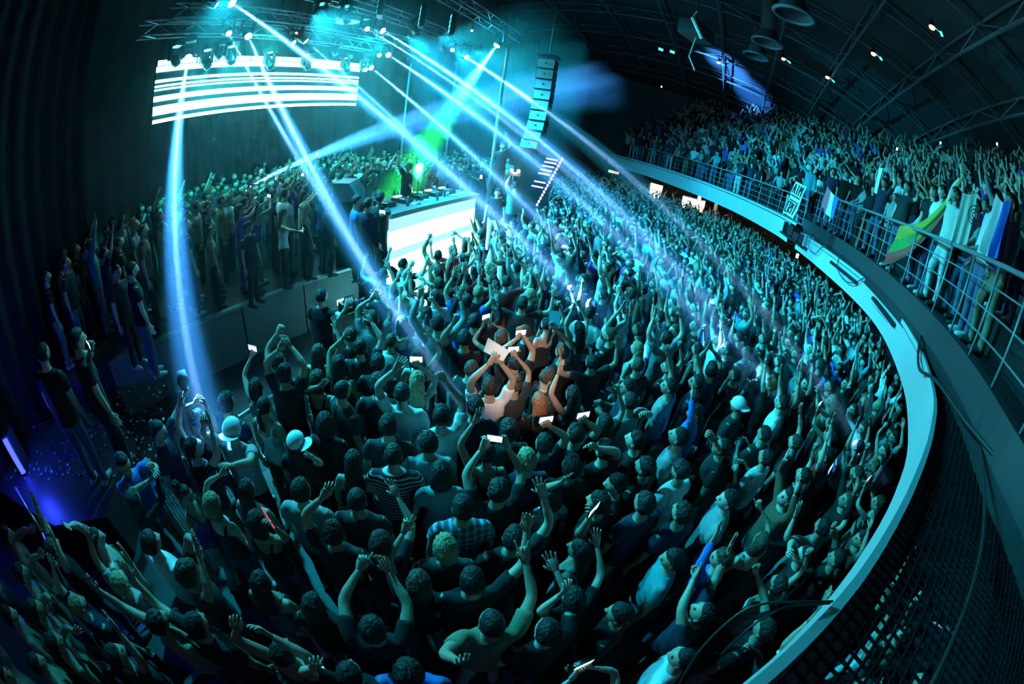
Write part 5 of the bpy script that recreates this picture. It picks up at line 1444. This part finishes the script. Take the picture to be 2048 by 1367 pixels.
# ------------------------------------------------------------------ fuse all unique bodies in one go
LOOSE = {}
for hd in HERO:
    far = hd['dist'] is not None and hd['dist'] > 6.9
    tank = hd['sl'] == 'tank'
    hd['far'] = far
    hd['js'] = fuse(skin_core(hd['b'], tank), 0.026 if far else 0.0185, 3)
    hd['jt'] = fuse(shirt_core(hd['b'], hd['sl'], 0.012 if not hd['fem'] else 0.0), 0.036 if far else 0.026, 3)
used = sorted(set(c['v'] for c in MED))
for v in used:
    q = VARS[v]
    q['js'] = fuse(skin_core(q['b'], q['sl'] == 'tank'), 0.025, 3)
    q['jt'] = fuse(shirt_core(q['b'], q['sl'], 0.01 if not q['fem'] else 0.0), 0.034, 3)
TJ = [fuse(trouser_core(st), 0.03, 2) for st in (0.0, 0.6, 1.2)]
run_jobs()
TR_MESH = []; SHOE_MESH = []
for k, st in enumerate((0.0, 0.6, 1.2)):
    m_ = MB(); m_.add(*JOBS[TJ[k]][3]); TR_MESH.append(m_.mesh('trousers', 'denim', True)); SHOE_MESH.append([shoe_mesh(st, sx).mesh('shoe', 'shoe', True) for sx in (-1, 1)])
def recolor(o, m):
    o.material_slots[0].link = 'OBJECT'; o.material_slots[0].material = MATS[m]
def link(name, me, parent, m=None, scale=None):
    o = bpy.data.objects.new(name, me); col.objects.link(o); o.parent = parent
    if m: recolor(o, m)
    if scale: o.scale = (scale,) * 3
    return o
def body_mesh(b, job, n, nu, nv, skin):
    mb = MB(); mb.add(*job)
    head_mb(mb, b, nu, nv)
    for k in range(2): hand(mb, b.W[k], b.F[k], b.T[k], b.gest[k], n, b.s * (0.92 if b.fem else 1.0))
    return mb.mesh('body', [skin, 'eye_dark', 'lip'], True)
def cap_mesh(b, kind, mats):
    mb = MB(); D, F = head_grid(20, 12); Pp = head_shape(D, b.s)
    R = b.R @ (np.array([[-1, 0, 0], [0, -1, 0], [0, 0, 1]]) if kind == 'back' else np.array([[0, 1, 0], [-1, 0, 0], [0, 0, 1.0]]))
    m = D[:, 2] - 0.22 - 0.06 * D[:, 1]; k = np.clip(m / 0.1, 0, 1)
    Q = Pp * (1.10 + 0.20 * k)[:, None]
    mb.add([b.R @ q + b.head_c for q in Q], [f for f in F if max(m[i] for i in f) > -0.02])
    br = MB(); g = []
    for r_ in (0.095, 0.13, 0.168):
        g.append([R @ (np.array([math.sin(a) * r_ * 0.78, math.cos(a) * r_ + 0.012, 0.035 - 0.10 * (r_ - 0.095) + 0.012 * math.cos(a * 2)]) * b.s) + b.head_c for a in np.linspace(-1.05, 1.05, 11)])
    top_ = [p for row in g for p in row]; N = len(top_); c_ = 11
    fc = [(i * c_ + j, i * c_ + j + 1, (i + 1) * c_ + j + 1, (i + 1) * c_ + j) for i in range(2) for j in range(c_ - 1)]
    rim = list(range(c_)) + [c_ * 2 - 1, c_ * 3 - 1] + list(range(c_ * 3 - 2, c_ * 2 - 1, -1)) + [c_]
    br.add(top_ + [p + np.array([0, 0, -0.006]) for p in top_], fc + [tuple(N + k for k in reversed(f)) for f in fc] + [(rim[k], rim[(k + 1) % len(rim)], N + rim[(k + 1) % len(rim)], N + rim[k]) for k in range(len(rim))])
    me = mb.mesh('cap', mats, True); bw = bmesh.new(); bw.from_mesh(me)
    bmesh.ops.remove_doubles(bw, verts=bw.verts, dist=0.0005); bw.to_mesh(me); bw.free()
    return me, br.mesh('brim', mats, True)

# ------------------------------------------------------------------ things in their hands
def phone(loc, face, label, screen='phone_screen', tilt=0.0):
    """a phone held at loc, its screen turned towards face"""
    d = Vector(face) - Vector(loc); az = math.atan2(d.x, -d.y)
    r = empty('phone', loc, az, label, 'phone', 'phones held over the crowd')
    r.rotation_euler = (tilt, 0, az)
    g = MB(); g.box((0, 0, 0), (0.145, 0.009, 0.072)); g.build('case', 'plastic_black', r)
    g = MB(); g.box((0, -0.0055, 0), (0.128, 0.003, 0.064)); g.build('screen', screen, r)
    return r
HANDPT = {}
for n, hd in enumerate(HERO):
    b = hd['b']
    root = empty('person', hd['org'], hd['rz'], hd['label'], 'person', 'party guests')
    nu, nv = (16, 11) if hd['far'] else (24, 17)
    o = link('body', body_mesh(b, JOBS[hd['js']][3], 4 if hd['far'] else 6, nu, nv, SKIN[(n + hd['skin']) % 3]), root)
    m_ = MB(); m_.add(*JOBS[hd['jt']][3]); link('shirt' if hd['sl'] != 'tank' else 'vest', m_.mesh('shirt', 'fabric_' + hd['top'], True), root)
    link('hair', make_hair('buzz' if hd['cap'] == 'back' else hd['hair'], b.s, int(nu * 1.5), int(nv * 1.5), b.R, b.head_c, n).mesh('hair', HAIRS[hd['hc']], True), root)
    link('trousers', TR_MESH[n % 3], root, hd['bottom'] or TROU[n % 6], b.s)
    for q_ in SHOE_MESH[n % 3]: link('shoe', q_, root, 'shoe_white' if n % 3 == 0 else 'shoe', b.s)
    if hd['cap']:
        m1, m2 = cap_mesh(b, hd['cap'], 'cap_white'); co = tag(link('cap', m1, root), 'white cap'); link('brim', m2, co)
    for k in range(2):
        pt = hd['M'] @ (b.W[k] + b.F[k] * 0.075 * b.s) + hd['org']
        HANDPT[(hd['px'], k)] = pt
        if hd['hold'][k]:
            back_ = hd['M'] @ np.array([0, -1.0, 0.35])
            phone(pt + np.array([0, 0, 0.03]), pt + back_, 'lit phone in the hand of the ' + ' '.join(hd['label'].split()[:9]).rstrip(','))
def hand_of(px, py, high=True):
    c = [(HANDPT[k], k) for k in HANDPT if k[0] == (px, py)]
    return max(c, key=lambda q: q[0][2])[0] if high else min(c, key=lambda q: q[0][2])[0]

# anchors that a description can lean on (things one can find in the picture)
ANCH = [('plaid shirt', 930, 1017), ('striped shirt', 790, 911), ('white sign', 993, 700), ('blue board', 1109, 638), ('backward white cap', 464, 864), ('ponytailed woman', 527, 815), ('man in bright blue', 245, 925),
        ('olive T-shirt', 1001, 1252), ('DJ', 816, 333), ('DJ booth', 865, 460), ('white printed shirt', 853, 630), ('brilliant white top', 1213, 642), ('very long blond hair', 834, 764), ('copper-haired woman', 1073, 797),
        ('white cap with strap', 1478, 813), ('upward-gazing man', 1360, 876), ('bearded upward gazer', 1446, 896), ('OK sign', 1590, 1105), ('straight raised fist', 1509, 1122), ('camera operator', 642, 594), ('pink glow stick', 543, 1040),
        ('white-vested stage woman', 565, 437), ('hanging speaker column', 1075, 210), ('violet LED tower', 1100, 365), ('drinks fridges', 1370, 400), ('equipment shelf', 1520, 435), ('lettered banner', 1590, 390), ('yellow-green flag', 1860, 440),
        ('swirl emblem', 1945, 430), ('nearest fascia batten', 1850, 720), ('upper fascia batten', 1750, 570), ('white chest print', 576, 780), ('man at the stage end', 262, 541), ('floor beam lamps', 500, 370), ('blue uplight', 30, 900), ('purple vest', 369, 1010),
        ('sequinned top', 1098, 1010), ('pale pink T-shirt', 981, 820), ('lowest orange lamp', 1655, 155), ('topmost orange lamp', 1864, 55), ('leftmost orange lamp', 1437, 125), ('stretched-out arm', 222, 1119), ('glasses wearer', 1088, 760), ('navy polo', 1294, 1008), ('bandana', 1406, 1227)]
SEEN = set()
def describe(c):
    v = VARS[c['v']]; px, py = proj((*c['xy'], c['base'] + 1.6))
    hair = {'short': 'short %s hair', 'long': 'long %s hair', 'buzz': 'cropped %s hair', 'bob': '%s bob', 'pony': '%s ponytail', 'curly': 'curly %s hair'}[v['hair']] % ('copper' if c['hc'] == 'red' else c['hc'])
    gar = {'tee': 'T-shirt', 'tank': 'vest', 'long': 'long sleeves'}[v['sl']]
    who = {'floor': 'dancer', 'stage': 'stage guest', 'balcony': 'balcony guest'}[c['zone']]
    for name, ax, ay in sorted(ANCH, key=lambda a: (a[1] - px) ** 2 + (a[2] - py) ** 2):
        dx, dy = px - ax, py - ay; r = math.hypot(dx, dy)
        a8 = int(round(math.degrees(math.atan2(-dy, dx)) / 45)) % 8
        wd = ['right of', 'above right of', 'above', 'above left of', 'left of', 'below left of', 'below', 'below right of'][a8]
        q = 'just ' if r < 70 else ('' if r < 150 else 'well ' if r < 280 else 'far ')
        lab = f"{who} in {c['top']} {gar}, {hair}, {v['pose']}, {q}{wd} the {name}"
        if lab not in SEEN and len(lab.split()) <= 16:
            SEEN.add(lab); return lab
    lab = f"{who} in {c['top']} {gar}, {v['pose']}, {q}{wd} the {name}"
    return lab
# ------------------------------------------------------------------ the nearer crowd, one by one
VM = {}
for v in used:
    q = VARS[v]; b = q['b']
    m_ = MB(); m_.add(*JOBS[q['jt']][3])
    VM[v] = (body_mesh(b, JOBS[q['js']][3], 4, 18, 12, 'skin_light'), m_.mesh('shirt', 'fabric_black', True), make_hair(q['hair'], b.s, 18, 12, b.R, b.head_c, v).mesh('hair', 'hair_dark', True))
for n, c in enumerate(MED):
    q = VARS[c['v']]; root = empty('person', (*c['xy'], c['base']), c['rz'], describe(c), 'person', 'party guests')
    root.scale = (c['h'] / 1.75,) * 3
    bm_, sm_, hm_ = VM[c['v']]
    link('body', bm_, root, c['skin']); link('shirt' if q['sl'] != 'tank' else 'vest', sm_, root, 'fabric_' + c['top']); link('hair', hm_, root, HAIRS[c['hc']])
    link('trousers', TR_MESH[n % 3], root, c['tr'])
    for q_ in SHOE_MESH[n % 3]: link('shoe', q_, root, 'shoe_white' if n % 4 == 0 else 'shoe')
    if q['pose'] == 'filming' and n % 2 == 0:
        M = np.array(Matrix.Rotation(c['rz'], 3, 'Z')); b = q['b']; s = c['h'] / 1.75
        pt = M @ ((b.W[0] + b.W[1]) / 2 * s + np.array([0, 0.03, 0.11])) + np.array([*c['xy'], c['base']])
        phone(pt, pt + M @ np.array([0, -1, 0.2]), 'phone held by the ' + ' '.join(root['label'].split()[:4]).rstrip(',') + ' ' + root['label'].split(', ')[-1])

# ------------------------------------------------------------------ the far crowd: past the first 300, one mesh per place
def low_person(v):
    """light version of a pose: triangles, with a material class per face (0 skin, 1 top, 2 hair, 3 trousers)"""
    q = VARS[v]; b = q['b']; mb = MB()
    R = torso_rings(q['fem'], 0.01)
    R = [R[0], R[2], R[4], R[-3], R[-2], R[-1]]
    mb.tube([(0, r[3], r[0]) for r in R], [(r[1], r[2]) for r in R], 7, 1, up=(0, 1, 0), cap=False)
    for k in range(2):
        mb.tube([(np.sign(b.S[k][0]) * 0.08, 0, 1.38), b.S[k], b.S[k] + (b.E[k] - b.S[k]) * 0.6], [0.06, 0.07, 0.064], 5, 1 if q['sl'] != 'tank' else 0, cap=True)
        mb.tube([b.S[k] + (b.E[k] - b.S[k]) * 0.5, b.E[k], b.W[k]], [0.046, 0.043, 0.028], 5, 3 if False else (1 if q['sl'] == 'long' else 0), cap=False)
        f = b.F[k]; t = unit(b.T[k] - f * (b.T[k] @ f)); nn = np.cross(f, t)
        mb.tube([b.W[k], b.W[k] + f * 0.05, b.W[k] + f * 0.095], [(0.03, 0.02), (0.045, 0.016), (0.04, 0.014)], 4, 0, up=nn)
        op = b.gest[k] == 'open'
        for j in range(4):
            B = b.W[k] + f * 0.09 + t * (0.03 - 0.02 * j)
            mb.tube([B, B + (f + t * 0.14 * (1.4 - j)) * (0.075 if op else 0.03) - nn * (0 if op else 0.03)], [0.010, 0.006], 3, 0, cap=False)
        mb.tube([b.W[k] + f * 0.03 + t * 0.03, b.W[k] + f * 0.07 + t * 0.075], [0.012, 0.007], 3, 0, cap=False)
    mb.tube([(0, -0.01, 1.44), b.head_c - [0, 0.01, 0.05]], 0.055, 5, 0, cap=False)
    D, F = head_grid(9, 7); Pp = head_shape(D, 1.0); mb.add([b.R @ p + b.head_c for p in Pp], F, 0)
    hm = make_hair(q['hair'], 1.0, 9, 7, b.R, b.head_c, v); mb.add(hm.v, hm.f, 2)
    for sx in (-1, 1):
        mb.tube([(sx * 0.085, 0, 0.92), (sx * 0.10, 0.03, 0.5), (sx * 0.12, -0.01, 0.02)], [0.10, 0.072, 0.062], 5, 3, cap=False)
    T, M = [], []
    for f, m in zip(mb.f, mb.m):
        for i in range(1, len(f) - 1): T.append((f[0], f[i], f[i + 1])); M.append(m)
    return np.array(mb.v), np.array(T), np.array(M)
LOW = {}
FM = SKIN + list(HAIRS.values()) + ['fabric_' + k for k in TOPC] + sorted(set(TROU))
for zone, nm, lab in (('floor', 'dance_floor_crowd', 'dense far crowd filling the dance floor with raised arms'), ('balcony', 'balcony_crowd', 'crowd rising in rows up the far balcony tiers'), ('stage', 'stage_crowd', 'crowd packed at the back of the stage')):
    Vs, Fs, Ms = [], [], []; n0 = 0
    for c in FAR:
        if c['zone'] != zone: continue
        if c['v'] not in LOW: LOW[c['v']] = low_person(c['v'])
        V, T, M = LOW[c['v']]
        ca, sa = math.cos(c['rz']), math.sin(c['rz']); s = c['h'] / 1.75
        W = V * s
        Vs.append(np.stack([W[:, 0] * ca - W[:, 1] * sa + c['xy'][0], W[:, 0] * sa + W[:, 1] * ca + c['xy'][1], W[:, 2] + c['base']], 1))
        Fs.append(T + n0); n0 += len(V)
        lut = np.array([FM.index(c['skin']), FM.index('fabric_' + c['top']), FM.index(HAIRS[c['hc']]), FM.index(c['tr'])])
        Ms.append(lut[M])
    if not Vs: continue
    V = np.concatenate(Vs); F = np.concatenate(Fs); M = np.concatenate(Ms)
    me = bpy.data.meshes.new(nm); me.vertices.add(len(V)); me.vertices.foreach_set('co', V.ravel().astype(np.float32))
    me.loops.add(len(F) * 3); me.loops.foreach_set('vertex_index', F.ravel().astype(np.int32))
    me.polygons.add(len(F)); me.polygons.foreach_set('loop_start', np.arange(0, len(F) * 3, 3, dtype=np.int32))
    for m in FM: me.materials.append(MATS[m])
    me.polygons.foreach_set('material_index', M.astype(np.int32))
    me.polygons.foreach_set('use_smooth', np.ones(len(F), bool))
    me.update(calc_edges=True); me.validate()
    o = bpy.data.objects.new(nm, me); col.objects.link(o)
    tag(o, lab, 'crowd', kind='stuff')
print('TORCH', TORCH_AT, 'PEOPLE heroes', len(HERO), 'single', len(MED), 'far', len(FAR), [sum(c['zone'] == z for c in FAR) for z in ('floor', 'balcony', 'stage')], 'med', [sum(c['zone'] == z for c in MED) for z in ('floor', 'balcony', 'stage')])

# ------------------------------------------------------------------ signs, boards, flags, banner
def board(corners_px, c, size, label, m, hold):
    """a stiff card of real size held up, facing the way the photo shows"""
    P4 = [Vector(atd(*q, np.linalg.norm(np.array(hold[:2])))) for q in corners_px]
    # plane through the hand, perpendicular to nothing but its own tilt: use the sight directions at the hand's depth
    dpt = np.linalg.norm(np.array(hold) - CAM)
    P4 = [Vector(CAM + ray(*q) * dpt) for q in corners_px]
    n = (P4[1] - P4[0]).cross(P4[3] - P4[0]).normalized()
    g = MB(); g.add([p + n * 0.002 for p in P4] + [p - n * 0.002 for p in P4], [(0, 1, 2, 3), (7, 6, 5, 4), (0, 4, 5, 1), (1, 5, 6, 2), (2, 6, 7, 3), (3, 7, 4, 0)])
    return tag(g.build(c, m), label, 'sign')
board([(976, 675), (1020, 702), (1006, 722), (967, 702)], 'paper_sign', 0.4, 'blank white paper sign tilted over the crowd', 'paper_white', hand_of(981, 778))
board([(1098, 620), (1121, 622), (1120, 656), (1098, 656)], 'blue_board', 0.3, 'blank blue board held upright over the crowd', 'paper_blue', hand_of(1125, 706))
# pink glow stick
h_ = hand_of(513, 1044); g = MB(); g.tube([h_ + np.array([-0.07, 0.05, 0.05]), h_ + np.array([0.06, -0.04, -0.01])], 0.006, 6); g.ball(h_ + np.array([-0.07, 0.05, 0.05]), 0.009, 6, 5)
tag(g.build('glow_stick', 'glow_pink'), 'pink glow stick in a hand at the lower left', 'glow stick')
# cloth bag swung by the bearded man
h_ = hand_of(315, 862); g = MB()
g.tube([h_ + np.array([0, 0, 0.02]), h_ + np.array([0.0, 0.02, 0.10]), h_ + np.array([-0.03, 0.06, 0.2])], [(0.03, 0.03), (0.09, 0.04), (0.06, 0.02)], 10); g.tube([h_, h_ + np.array([0.02, 0, 0.06])], 0.015, 6)
tag(g.build('cloth_bag', 'fabric_charcoal', smooth=True), 'dark crumpled cloth bag held high by the barrier', 'bag')
# phone filmed overhead by the man in the middle (a phone between two hands)
pa = [HANDPT[k] for k in HANDPT if k[0] == (993, 987)]
pm = (pa[0] + pa[1]) / 2; phone(pm + np.array([0, 0, 0.02]), CAM, 'bright phone screen held overhead between two hands')
# torches and phones glowing in the balcony and at the back
for k, (x, y, d, lab) in enumerate(((*TORCH_AT[0], 'bright phone torch above the balcony crowd, leftmost of three'), (*TORCH_AT[1], 'bright phone torch above the balcony crowd, middle of three'), (*TORCH_AT[2], 'bright phone torch above the balcony crowd, rightmost'),
                                    (1594, 513, 9.0, 'white torch under the balcony edge'), (1323, 174, 26.0, 'tiny phone light high on the far tiers'), (962, 355, 11.0, 'small phone light right of the DJ'), (605, 352, 10.5, 'white phone lights held in the stage crowd'))):
    p = atd(x, y, d); r = empty('phone_torch', p, 0, lab, 'phone', 'phone torches')
    dd = Vector(CAM - p).normalized(); az = math.atan2(dd.x, -dd.y); r.rotation_euler = (0, 0, az)
    g = MB(); g.box((0, 0, 0), (0.075, 0.009, 0.15)); g.build('case', 'plastic_black', r)
    g = MB(); g.box((0, -0.007, 0.02), (0.05, 0.006, 0.085)); g.build('lamp', 'phone_torch', r)
# video camera of the operator in front of the stage
h_ = hand_of(642, 594); r = empty('video_camera', h_ + np.array([0.02, 0.05, 0.03]), -0.6, 'black video camera held by the operator at the stage front', 'camera')
g = MB(); g.box((0, 0, 0.05), (0.13, 0.26, 0.14)); g.build('body', 'plastic_black', r)
g = MB(); g.tube([(0, 0.13, 0.05), (0, 0.2, 0.05), (0, 0.26, 0.05)], [0.045, 0.045, 0.058], 12); g.build('lens', 'glass_dark', r)
g = MB(); g.tube([(0, -0.08, 0.12), (0, -0.05, 0.19), (0, 0.07, 0.19), (0, 0.1, 0.12)], 0.012, 6); g.build('handle', 'plastic_black', r)
g = MB(); g.box((-0.09, -0.06, 0.09), (0.05, 0.12, 0.07)); g.build('viewfinder', 'phone_screen', r)
# two lamps on the photographer's camera right of the booth
p = atd(1030, 343, 11.3); r = empty('camera_lights', p, 0, 'pair of glaring warm lamps on a camera right of the booth', 'camera light')
dd = CAM - p; r.rotation_euler = (0, 0, math.atan2(dd[0], -dd[1]))
g = MB(); g.box((0, 0, -0.06), (0.30, 0.12, 0.10)); g.build('camera_body', 'plastic_black', r)
for x in (-0.09, 0.09):
    g = MB(); g.tube([(x, 0.03, 0.03), (x, -0.04, 0.03)], [0.03, 0.05], 12); hd_ = g.build('lamp_head', 'plastic_black', r)
    g = MB(); g.tube([(x, -0.041, 0.03), (x, -0.046, 0.03)], 0.045, 12); g.build('lamp_face', 'lamp_warm', hd_)
l = bpy.data.lights.new('camera_lamp', 'POINT'); l.energy = 25; l.color = (1.0, 0.85, 0.7); l.shadow_soft_size = 0.05
o = bpy.data.objects.new('camera_lamp', l); col.objects.link(o); o.location = (0, -0.15, 0.03); o.parent = r
# cloth helper: a hanging rippled sheet with thickness
def cloth(name, A, B, drop, mats, label, cat, bands=None, sag=0.1, ripple=0.05, nu=18, nv=12, taper=0.0, out=(0, 0, 0)):
    A = np.array(A, float); B = np.array(B, float); g = MB(); side = unit(np.cross(B - A, [0, 0, 1]))
    def pt(u, v):
        p = A + (B - A) * u; p = p + np.array([0, 0, -sag * math.sin(PI * u)])
        q = p + np.array([0, 0, -drop * v]) + np.array(out) * v
        q = q + (A + B) / 2 * 0 + ((A + B) / 2 - (A + (B - A) * u)) * taper * v
        return q + side * ripple * math.sin(u * 13 + v * 2) * (0.3 + v)
    for k, m in enumerate(mats):
        u0, u1 = k / len(mats), (k + 1) / len(mats)
        G = [[pt(u0 + (u1 - u0) * i / nu, j / nv) for j in range(nv + 1)] for i in range(nu + 1)]
        g.sheet(G, k); g.sheet([[p + side * 0.006 for p in row] for row in reversed(G)], k)
    return tag(g.build(name, mats, smooth=True), label, cat)
# yellow, green and red flag trailing from the raised fist over the rail
f0 = hand_of(1924, 320); f1 = atd(1800, 452, float(np.linalg.norm(LEDGE[int(np.argmin(np.abs(np.arctan2(LEDGE[:, 0], LEDGE[:, 1]) - math.atan2(*ray(1800, 452)[:2]))))])) - 0.15)
g = MB(); nu, nv = 22, 12
G = []
for i in range(nu + 1):
    u = i / nu; row = []
    c = f0 + (f1 - f0) * u + np.array([0, 0, -0.28 * math.sin(PI * u)])
    wd = 0.08 + 0.75 * u ** 0.6
    for j in range(nv + 1):
        v = j / nv
        row.append(c + np.array([0, 0, -wd * v]) + unit(np.array([0.8, 0.6, 0])) * 0.07 * math.sin(v * 9 + u * 5) * (0.2 + u) + np.array([-0.10, 0.1, 0]) * v * u)
    G.append(row)
for k, m in enumerate(range(3)):
    sub = [row[k * 4:k * 4 + 5] for row in G]; g.sheet(sub, k); g.sheet([[p + np.array([0.005, 0.004, 0]) for p in r_] for r_ in reversed(sub)], k)
tag(g.build('flag', ['flag_yellow', 'flag_green', 'flag_red'], smooth=True), 'long yellow, green and red flag trailing over the balcony rail', 'flag')
cloth('flag', atd(1655, 372, 11.0), atd(1678, 395, 10.6), 0.55, ['flag_rose', 'flag_white', 'flag_blue'], 'red, white and blue flag hung at the rail', 'flag', sag=0.05, ripple=0.03, nu=6)
cloth('scarf', atd(1759, 335, 9.2), atd(1766, 337, 9.1), 0.55, ['flag_white'], 'pale scarf hanging from a raised arm', 'scarf', sag=0.0, ripple=0.03, nu=6)
cloth('flag', atd(1993, 385, 5.5), atd(2028, 392, 5.2), 0.75, ['flag_white', 'flag_blue'], 'pale blue flag hanging at the right edge', 'flag', sag=0.1, ripple=0.09, nu=8)
# swirl emblem on the pale robe: rings standing just proud of the cloth
for hd in HERO:
    if hd['px'] == (1924, 320): robe = hd
r = cloth('robe_panel', atd(1925, 385, 6.25), atd(1955, 388, 6.2), 0.75, ['fabric_cream'], 'pale cloth with a dark swirl emblem over the rail', 'cloth', sag=0.02, ripple=0.02, nu=10)
c = atd(1948, 430, 6.12); n_ = unit(np.array([-c[0], -c[1], 0])); t_ = np.cross([0, 0, 1], n_)
for k, rr in enumerate((0.025, 0.06, 0.095)):
    g = MB(); g.tube([c + t_ * (rr * math.cos(a)) + np.array([0, 0, rr * 1.3 * math.sin(a)]) for a in np.linspace(0, 2 * PI, 21)], 0.007, 5, cap=False); o = g.build('emblem_ring', 'ink', r, True)
# lettered banner tied to the rail at the step
bt0, bt1, bb0, bb1 = atd(1592, 362, 11.6), atd(1613, 374, 11.3), atd(1566, 424, 11.5), atd(1586, 437, 11.2)
bn_ = unit(np.cross(bt1 - bt0, bb0 - bt0)); bn_ = bn_ * (1 if bn_ @ (CAM - bt0) > 0 else -1)
def bpt(u, v, o=0.0): return (bt0 * (1 - u) + bt1 * u) * (1 - v) + (bb0 * (1 - u) + bb1 * u) * v + bn_ * (o + 0.015 * math.sin(v * 7))
ban = empty('banner', (0, 0, 0), 0, 'white lettered banner hanging on the balcony rail', 'banner')
g = MB(); G = [[bpt(i / 6, j / 14) for j in range(15)] for i in range(7)]; g.sheet(G); g.sheet([[p - bn_ * 0.01 for p in row] for row in reversed(G)]); g.build('cloth', 'flag_white', ban)
def stroke(u0, v0, u1, v1, w_=0.020):
    g = MB(); g.tube([bpt(u0, v0, 0.008), bpt((u0 + u1) / 2, (v0 + v1) / 2, 0.008), bpt(u1, v1, 0.008)], (w_), 4); g.build('letter_stroke', 'ink', ban)
def word(v0, v1, letters):
    n = len(letters)
    for k, ch in enumerate(letters):
        a, b = 0.08 + 0.84 * k / n, 0.08 + 0.84 * (k + 0.72) / n; m = (a + b) / 2; vm = (v0 + v1) / 2
        for s4 in {'A': ((a, v1, m, v0), (m, v0, b, v1), (a, vm, b, vm)), 'I': ((m, v0, m, v1),), 'M': ((a, v1, a, v0), (a, v0, m, vm), (m, vm, b, v0), (b, v0, b, v1)), 'R': ((a, v0, a, v1), (a, v0, b, v0), (b, v0, b, vm), (b, vm, a, vm), (a, vm, b, v1)), 'T': ((a, v0, b, v0), (m, v0, m, v1)), 'C': ((b, v0, a, v0), (a, v0, a, v1), (a, v1, b, v1)), '-': ((a, v0, b, v0),)}[ch]:
            stroke(*s4)
word(0.06, 0.36, 'AIM'); word(0.42, 0.42, '-----'); word(0.56, 0.56, '-----'); word(0.62, 0.94, 'CRIT')
# side platform at the far left
SP = [(-4.2, 1.0), (-4.9, 2.3), (-6.2, 2.7), (-7.2, 1.5), (-7.0, -0.1), (-5.0, 0.35)]
mb = MB(); n_ = len(SP); mb.add([(x, y, 0.75) for x, y in SP], [tuple(range(n_))])
for i in range(n_):
    a, b = SP[i], SP[(i + 1) % n_]; mb.add([(*a, 0), (*b, 0), (*b, 0.75), (*a, 0.75)], [(0, 1, 2, 3)])
mb.box((-5.9, 1.35, 0.765), (0.9, 0.03, 0.03), 0.4)
tag(mb.build('side_platform', 'stage_deck'), 'dark side platform in the shadows at the left', 'platform')
# warm video lamp beside the camera position, aimed at the group round the white sign
spot('video_lamp', (0.35, 0.12, 4.25), tuple(onz(1045, 745, 1.8)), 520, (1.0, 0.74, 0.62), 17, 0.7, 0.03)

for m in bpy.data.materials:      # small glowing things need not be sampled as lamps
    if m.name not in ('led_white',): m.cycles.emission_sampling = 'NONE'
sc.cycles.adaptive_threshold = 0.09
sc.cycles.adaptive_min_samples = 12
